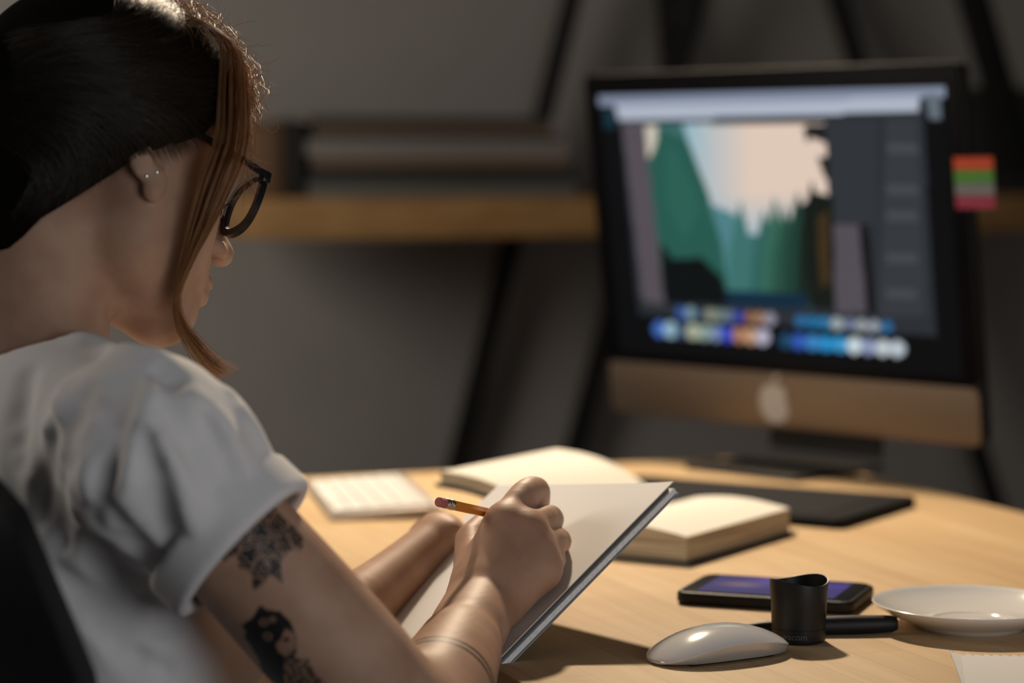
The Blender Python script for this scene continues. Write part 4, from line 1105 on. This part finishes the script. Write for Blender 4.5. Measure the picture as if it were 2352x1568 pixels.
def strands(paths, rad):
    """list of (n,3) arrays -> one mesh of three-sided strands"""
    Vs = []; Fs = []; n0_ = 0
    for p in paths:
        m = len(p); T = np.gradient(p, axis=0); T /= np.linalg.norm(T, axis=1)[:, None] + 1e-12
        a = np.cross(T, [0.31, 0.44, 0.84]); a /= np.linalg.norm(a, axis=1)[:, None] + 1e-9; b = np.cross(T, a)
        tp = np.clip(np.sin(np.linspace(0.05, 3.09, m)) * 3, 0.15, 1)[:, None] * rad
        ring = np.stack([p + a * tp, p + (-0.5 * a + 0.866 * b) * tp, p + (-0.5 * a - 0.866 * b) * tp], 1)
        Vs.append(ring.reshape(-1, 3))
        i = (np.arange(m - 1) * 3)[:, None] + n0_
        for k in range(3):
            k2 = (k + 1) % 3; Fs.append(np.concatenate([i + k, i + k2, i + 3 + k2, i + 3 + k], 1))
        n0_ += 3 * m
    return np.concatenate(Vs), np.concatenate(Fs)
def project_cap(X, off):
    """push points onto the hair mass surface"""
    for it in range(5):
        e = 0.003; d = HGs.sample(X)
        g = np.stack([HGs.sample(X + e * np.eye(3)[k]) - HGs.sample(X - e * np.eye(3)[k]) for k in range(3)], -1)
        g /= np.linalg.norm(g, axis=-1)[..., None] + 1e-9
        X = X - g * (d - off)[..., None] * 0.8
    return X
HGs = mk_field(HO - 0.24, HO + 0.2, 0.003)
HGs.A[:] = 0.2
HGs.add(lambda X: 0 * X[..., 0] + 0.2, HO - 0.3, HO + 0.3, 0)
for c, r, k in (((0, -0.010, 0.046), (0.081, 0.101, 0.090), 0.0), ((0, 0.030, 0.052), (0.070, 0.066, 0.064), 0.03), ((0, -0.055, -0.005), (0.072, 0.065, 0.075), 0.03), ((0.066, -0.012, 0.022), (0.019, 0.034, 0.030), 0.02), ((0, -0.068, -0.036), (0.056, 0.046, 0.066), 0.03)):
    # whole-box evaluation so that distances are good away from the surface too
    cc = H(*c).astype(np.float32); M_ = np.array(HA, np.float32); rr = np.array(r, np.float32)
    Xg = HGs._pts(np.zeros(3, int), HGs.n); q = (Xg - cc) @ M_.T; k0 = np.linalg.norm(q / rr, axis=-1); k1 = np.linalg.norm(q / (rr * rr), axis=-1) + 1e-6
    HGs.A = smin(HGs.A, (k0 * (k0 - 1) / k1).astype(np.float32), k)
paths = []
NS = 5200
tt = np.linspace(0, 1, 14)[:, None]
bun = np.array([0.0, -0.125, 0.0])
lift_ = []
for cl in range(430):                                        # locks of a dozen hairs each, raked back from the parting
    side = 1 if rng.random() < 0.8 else -1
    s0_ = rng.random(); e_ = abs(rng.normal(0, 0.0016)); dm = rng.normal(0, 0.007, 2); de = rng.normal(0, 0.012, 3); wa = rng.normal(0, 0.0025); wf = rng.uniform(6, 16); wp = rng.uniform(0, 6)
    for i in range(13):
        s = s0_ + rng.normal(0, 0.010)
        root = np.array([-0.012 + rng.normal(0, 0.003), 0.088 - 0.12 * s, 0.095 + 0.03 * math.sin(s * 2)])
        mid = np.array([side * 0.088, 0.052 - 0.085 * s + dm[0] + rng.normal(0, 0.0012), 0.055 + 0.02 * s + dm[1] + rng.normal(0, 0.0012)])
        mid2 = np.array([side * 0.075, -0.03 - 0.05 * s, 0.012 + 0.06 * s + dm[0] + rng.normal(0, 0.0015)])
        end = bun + de + rng.normal(0, 0.002, 3)
        L = (1 - tt) ** 3 * root + 3 * tt * (1 - tt) ** 2 * mid + 3 * tt ** 2 * (1 - tt) * mid2 + tt ** 3 * end
        L = L + np.array([0, 1.0, 0.4]) * wa * np.sin(tt * wf + wp)
        paths.append(HO + L @ np.array(HA)); lift_.append(e_)
for i in range(1700):                                        # strands gathered up from the nape and temples
    side = 1 if rng.random() < 0.85 else -1
    f0 = rng.uniform(-0.10, 0.072); u0 = np.interp(f0, HL[:, 0], HL[:, 1]) + rng.normal(-0.0045, 0.0045)
    root = np.array([side * 0.075, f0, u0]); 
    mid = np.array([side * 0.085, f0 * 0.5 - 0.035, u0 * 0.6 + 0.022]); mid2 = np.array([side * 0.06, -0.085, 0.5 * u0 + 0.008])
    end = bun + rng.normal(0, 0.012, 3)
    L = (1 - tt) ** 3 * root + 3 * tt * (1 - tt) ** 2 * mid + 3 * tt ** 2 * (1 - tt) * mid2 + tt ** 3 * end
    paths.append(HO + L @ np.array(HA)); lift_.append(0.0)
NS = len(paths)
Pa = np.array(paths)
off = (0.0003 + np.array(lift_)[:, None] + np.abs(rng.normal(0, 0.0006, (NS, 1)))) * np.ones((1, 14))
fz = np.where(rng.random((NS, 1)) < 0.06, rng.uniform(0.001, 0.005, (NS, 1)), 0) * np.sin(np.linspace(0, 3.1, 14))[None]
Pa = project_cap(Pa, off + fz)
wv_ = rng.normal(0, 0.0012, (NS, 1, 3)) * np.sin(np.linspace(0, 9, 14)[None, :, None] * rng.uniform(0.5, 1.3, (NS, 1, 1)) + rng.uniform(0, 6, (NS, 1, 1)))
Pa = Pa + rng.normal(0, 0.0003, Pa.shape) + wv_ * (rng.random((NS, 1, 1)) < 0.5)
tag(build('hair_strands', strands(list(Pa), 0.00011), M_strand, hair, sharp=None), kind='stuff')
# short baby hairs along the parting and hairline
short = []
for i in range(3200):
    s = rng.random() ** 0.75
    root = np.array([rng.normal(0.016, 0.020), 0.096 - 0.085 * s, 0.10 + 0.025 * s])
    dirn = unit(np.array([rng.normal(0.9, 0.45), rng.normal(-0.05, 0.45), rng.normal(-0.05, 0.35)]))
    ln = rng.uniform(0.014, 0.050); crl = rng.normal(0, 0.7, 3)
    t8 = np.linspace(0, 1, 10)[:, None]
    L = root + dirn * ln * t8 + crl * ln * 0.5 * t8 ** 2
    p = HO + L @ np.array(HA)
    up_ = rng.uniform(0.0015, 0.008) * (2.2 if rng.random() < 0.12 else 1)
    p = project_cap(p, 0.0008 + np.sin(t8[:, 0] * rng.uniform(1.2, 3.0)) * up_)
    short.append(p)
tag(build('baby_hairs', strands(short, 0.00015), M_lock, hair, sharp=None), kind='stuff')
# the loose lock falling beside the cheek
Lp = [(395, 28), (455, 48), (500, 92), (494, 200), (484, 320), (446, 420), (418, 540), (402, 650), (404, 722), (428, 785), (470, 835), (512, 866)]
Rp = [(425, 30), (490, 58), (548, 108), (570, 165), (578, 250), (576, 330), (556, 395), (508, 490), (446, 600), (410, 680), (415, 730), (445, 775), (488, 830), (525, 862)]
Yd = [1.72, 1.72, 1.715, 1.70, 1.68, 1.668, 1.662, 1.665, 1.675, 1.69, 1.70, 1.70]
ls, rs = spline(Lp, 30), spline(Rp, 30); ys = np.interp(np.linspace(0, 1, 30), np.linspace(0, 1, len(Yd)), Yd)
lock = []
cl_a = np.sort(rng.beta(1.3, 1.1, 24)); cl_y = rng.normal(0, 0.006, 24)
tl = np.linspace(0, 1, 30)
for i in range(470):
    c_ = int(rng.integers(0, 24)); a = np.clip(cl_a[c_] + rng.normal(0, 0.022), 0, 1) + rng.normal(0, 0.02) * tl
    pts2 = ls * (1 - a)[:, None] + rs * a[:, None]
    ph_ = rng.uniform(0, 6.28); wob = np.sin(tl * rng.uniform(3, 9) + ph_) * rng.uniform(0, 3.5)
    end_ = int(rng.uniform(13, 31)) if rng.random() < 0.42 else 30
    spread = tl ** 5 * rng.normal(0, 16)
    dy = cl_y[c_] + rng.normal(0, 0.003) * np.sin(np.linspace(0.3, 3.1, 30))
    p_ = np.array([P(x + w_ + sp_, y - sp_ * 0.5, yy + d_) for (x, y), w_, sp_, yy, d_ in zip(pts2, wob, spread, ys, dy)])
    lock.append(p_[(int(rng.uniform(0, 9)) if rng.random() < 0.7 else 0):end_])
tag(build('loose_lock', strands(lock, 0.00011), M_lock, hair, sharp=None), 'light brown lock hanging loose beside the cheek', kind='stuff')
fly = []
rim = spline([(330, 2), (430, 36), (500, 72), (550, 112), (574, 160), (583, 230), (580, 330), (566, 400)], 200)
for i in range(300):
    k_ = int(rng.integers(2, 196)); x0, y0 = rim[k_]; tx_, ty_ = rim[k_ + 2] - rim[k_ - 2]; ta = math.atan2(ty_, tx_)
    x0 -= rng.uniform(0, 26); y0 += rng.uniform(0, 16)
    ang = ta + rng.normal(-0.25, 0.45); ln = rng.uniform(25, 95); cv_ = rng.normal(0.5, 1.2)
    q = [(x0, y0)]
    for k in range(11):
        a = ang + cv_ * k / 10.0; q.append((q[-1][0] + math.cos(a) * ln / 10, q[-1][1] + math.sin(a) * ln / 10))
    yb = 1.715 - 0.02 * k_ / 196 + rng.normal(0, 0.014)
    fly.append(np.array([P(x, y, yb) for x, y in q]))
for q in ([(480, -20), (495, 0), (505, 20)], [(575, 200), (620, 250), (640, 290), (625, 305), (610, 295)], [(575, 215), (610, 245), (628, 275)], [(560, 150), (590, 180), (600, 190)], [(575, 270), (600, 300), (608, 315)],
          [(410, 720), (440, 760), (470, 800), (500, 850)], [(415, 735), (455, 770), (460, 785)], [(420, 745), (470, 800), (523, 858)]):
    fly.append(np.array([P(x, y, 1.70) for x, y in spline(q, 14)]))
tag(build('flyaway_hairs', strands(fly, 0.00010), M_lock, hair, sharp=None), kind='stuff')
print('hair', time.time() - T0)

# ---- eyeglasses
M_frame = mat('glossy black acetate', (0.010, 0.010, 0.012), 0.32, 0, 0.4)
gl = thing('eyeglasses', 'black rimmed eyeglasses worn by the woman', 'eyeglasses', H(0, 0.112, 0.02))
def ringpts(sg, cx=0.0325, cz=0.0155, rw=0.0250, rh=0.0225, n=40):
    o = []
    for k in range(n):
        a = 2 * math.pi * k / n; e = 0.8
        x = rw * math.copysign(abs(math.cos(a)) ** e, math.cos(a)); z = rh * math.copysign(abs(math.sin(a)) ** e, math.sin(a))
        o.append(H(sg * (cx + x), GF0 - 0.010 * ((cx + x) / 0.06) ** 2 + 0.10 * (z), cz + z))
    return np.array(o)
GF0 = 0.105
def rect_ring(pts, wd, dp, nrm):
    V = []; F = []; n = len(pts); c = pts.mean(0)
    for p in pts:
        r = unit(p - c)
        for a, b in ((-1, -1), (1, -1), (1, 1), (-1, 1)): V.append(p + r * a * wd / 2 + nrm * b * dp / 2)
    for i in range(n):
        j = (i + 1) % n
        for k in range(4):
            k2 = (k + 1) % 4; F.append((i * 4 + k, j * 4 + k, j * 4 + k2, i * 4 + k2))
    return np.array(V), F
fr_ = []
for sg in (1, -1): fr_.append(rect_ring(ringpts(sg), 0.0054, 0.0052, hf))
fr_.append(tube(spline([H(-0.008, GF0 - 0.001, 0.022), H(0, GF0 + 0.002, 0.025), H(0.008, GF0 - 0.001, 0.022)], 8), 0.0021, 8))
for sg in (1, -1): fr_.append(box(H(sg * 0.0590, GF0 - 0.0095, 0.028), (0.008, 0.007, 0.009), hr, hf, hu, 0.0015))
build('frame', merge(*fr_), M_frame, gl)
for sg in (1, -1):
    pts = spline([H(sg * 0.0620, GF0 - 0.011, 0.029), H(sg * 0.0695, 0.05, 0.027), H(sg * 0.0765, 0.0, 0.022), H(sg * 0.076, -0.02, 0.010)], 20)
    V = []; F = []
    for p in pts:
        for a, b in ((-1, -1), (1, -1), (1, 1), (-1, 1)): V.append(p + hr * a * 0.0011 + hu * b * 0.0024)
    for i in range(19):
        for k in range(4): F.append((i * 4 + k, (i + 1) * 4 + k, (i + 1) * 4 + (k + 1) % 4, i * 4 + (k + 1) % 4))
    F += [(0, 1, 2, 3), (79, 78, 77, 76)]
    build('temple', (np.array(V), F), M_frame, gl, sharp=40)
    rp_ = ringpts(sg, rw=0.0240, rh=0.0215); c = rp_.mean(0)
    build('lens', (np.vstack([rp_, c[None]]), [(i, (i + 1) % 40, 40) for i in range(40)]), mat('clear lens', (1, 1, 1), 0.03, 0, 0.5, alpha=0.12), gl, sharp=None)

# ================================================================== OFFICE CHAIR
M_chair = mat('black chair upholstery', (0.010, 0.010, 0.011), 0.75, 0, 0.3)
CS = PVc * A3(1, 1, 0) - PF_ * 0.02
SEAT = 0.395
ch = thing('office_chair', 'black office chair with rounded backrest behind the seated woman', 'chair', CS)
so = A3(CS[0], CS[1], 0)
build('seat', slab(rrect(0.46, 0.46, 0.10, 8), SEAT - 0.075, SEAT, so, PR_, PF_, Z3, 0.02, 4), M_chair, ch)
build('column', lathe([(0.05, 0.09), (0.03, 0.10), (0.03, 0.25), (0.02, 0.25), (0.02, SEAT - 0.07)], so, 20), M_steel, ch)
for k in range(5):
    a = 2 * math.pi * k / 5 + 0.4; d_ = A3(math.cos(a), math.sin(a), 0)
    build('base_arm', box(so + d_ * 0.15 + Z3 * 0.085, (0.30, 0.045, 0.025), d_, np.cross(Z3, d_), Z3, 0.006), M_steel, ch)
    build('caster', lathe([(0.005, -0.02), (0.030, -0.018), (0.033, 0), (0.030, 0.018), (0.005, 0.02)], so + d_ * 0.29 + Z3 * 0.0335, 18, *basis(np.cross(Z3, d_))), M_blk, ch)
# backrest: curved panel, seen at lower left
bo = [P(-40, 1062, 1.47), P(0, 1092, 1.42), P(62, 1165, 1.385), P(112, 1282, 1.37), P(172, 1425, 1.365), P(232, 1572, 1.365)]
xs = [float((p - NK) @ PR_) for p in bo]; zs_ = [p[2] for p in bo]; fs = [float((p - NK) @ PF_) for p in bo]
zz = np.linspace(SEAT + 0.07, bo[0][2] + 0.002, 26)
half = np.interp(zz, [SEAT + 0.07, zs_[5]] + zs_[4::-1], [xs[5] + 0.0, xs[5]] + xs[4::-1])
fwd = np.interp(zz, [SEAT + 0.07, zs_[5]] + zs_[4::-1], [fs[5] + 0.01, fs[5]] + fs[4::-1])
xc = 0.0
V = []; F = []; nn = 22
for layer in (0, 1):
    for z, hw, f in zip(zz, half, fwd):
        for j in range(nn):
            q = -1 + 2 * j / (nn - 1); qq = math.sin(q * math.pi / 2)
            edge_in = 0.012 * (1 - abs(qq) ** 8)
            x = hw * qq; cur = -0.05 * (1 - qq * qq)
            V.append(NK * A3(1, 1, 0) + PR_ * x + PF_ * (f + cur - (edge_in + 0.012 if layer else -edge_in * 0.6)) + Z3 * z)
nz_ = len(zz)
def vi(l, i, j): return l * nz_ * nn + i * nn + j
for i in range(nz_ - 1):
    for j in range(nn - 1):
        F.append((vi(0, i, j), vi(0, i + 1, j), vi(0, i + 1, j + 1), vi(0, i, j + 1))); F.append((vi(1, i, j), vi(1, i, j + 1), vi(1, i + 1, j + 1), vi(1, i + 1, j)))
    F.append((vi(0, i, 0), vi(1, i, 0), vi(1, i + 1, 0), vi(0, i + 1, 0))); F.append((vi(0, i, nn - 1), vi(0, i + 1, nn - 1), vi(1, i + 1, nn - 1), vi(1, i, nn - 1)))
for j in range(nn - 1):
    F.append((vi(0, 0, j), vi(0, 0, j + 1), vi(1, 0, j + 1), vi(1, 0, j))); F.append((vi(0, nz_ - 1, j), vi(1, nz_ - 1, j), vi(1, nz_ - 1, j + 1), vi(0, nz_ - 1, j + 1)))
build('backrest', (np.array(V), F), M_chair, ch, sharp=60)
build('back_support', tube(spline([so - PF_ * 0.10 + Z3 * (SEAT - 0.06), so - PF_ * 0.27 + Z3 * (SEAT - 0.03), NK * A3(1, 1, 0) + PF_ * (fs[5] - 0.085) + Z3 * (SEAT + 0.15)], 14), 0.018, 12), M_steel, ch)
print('total', time.time() - T0)
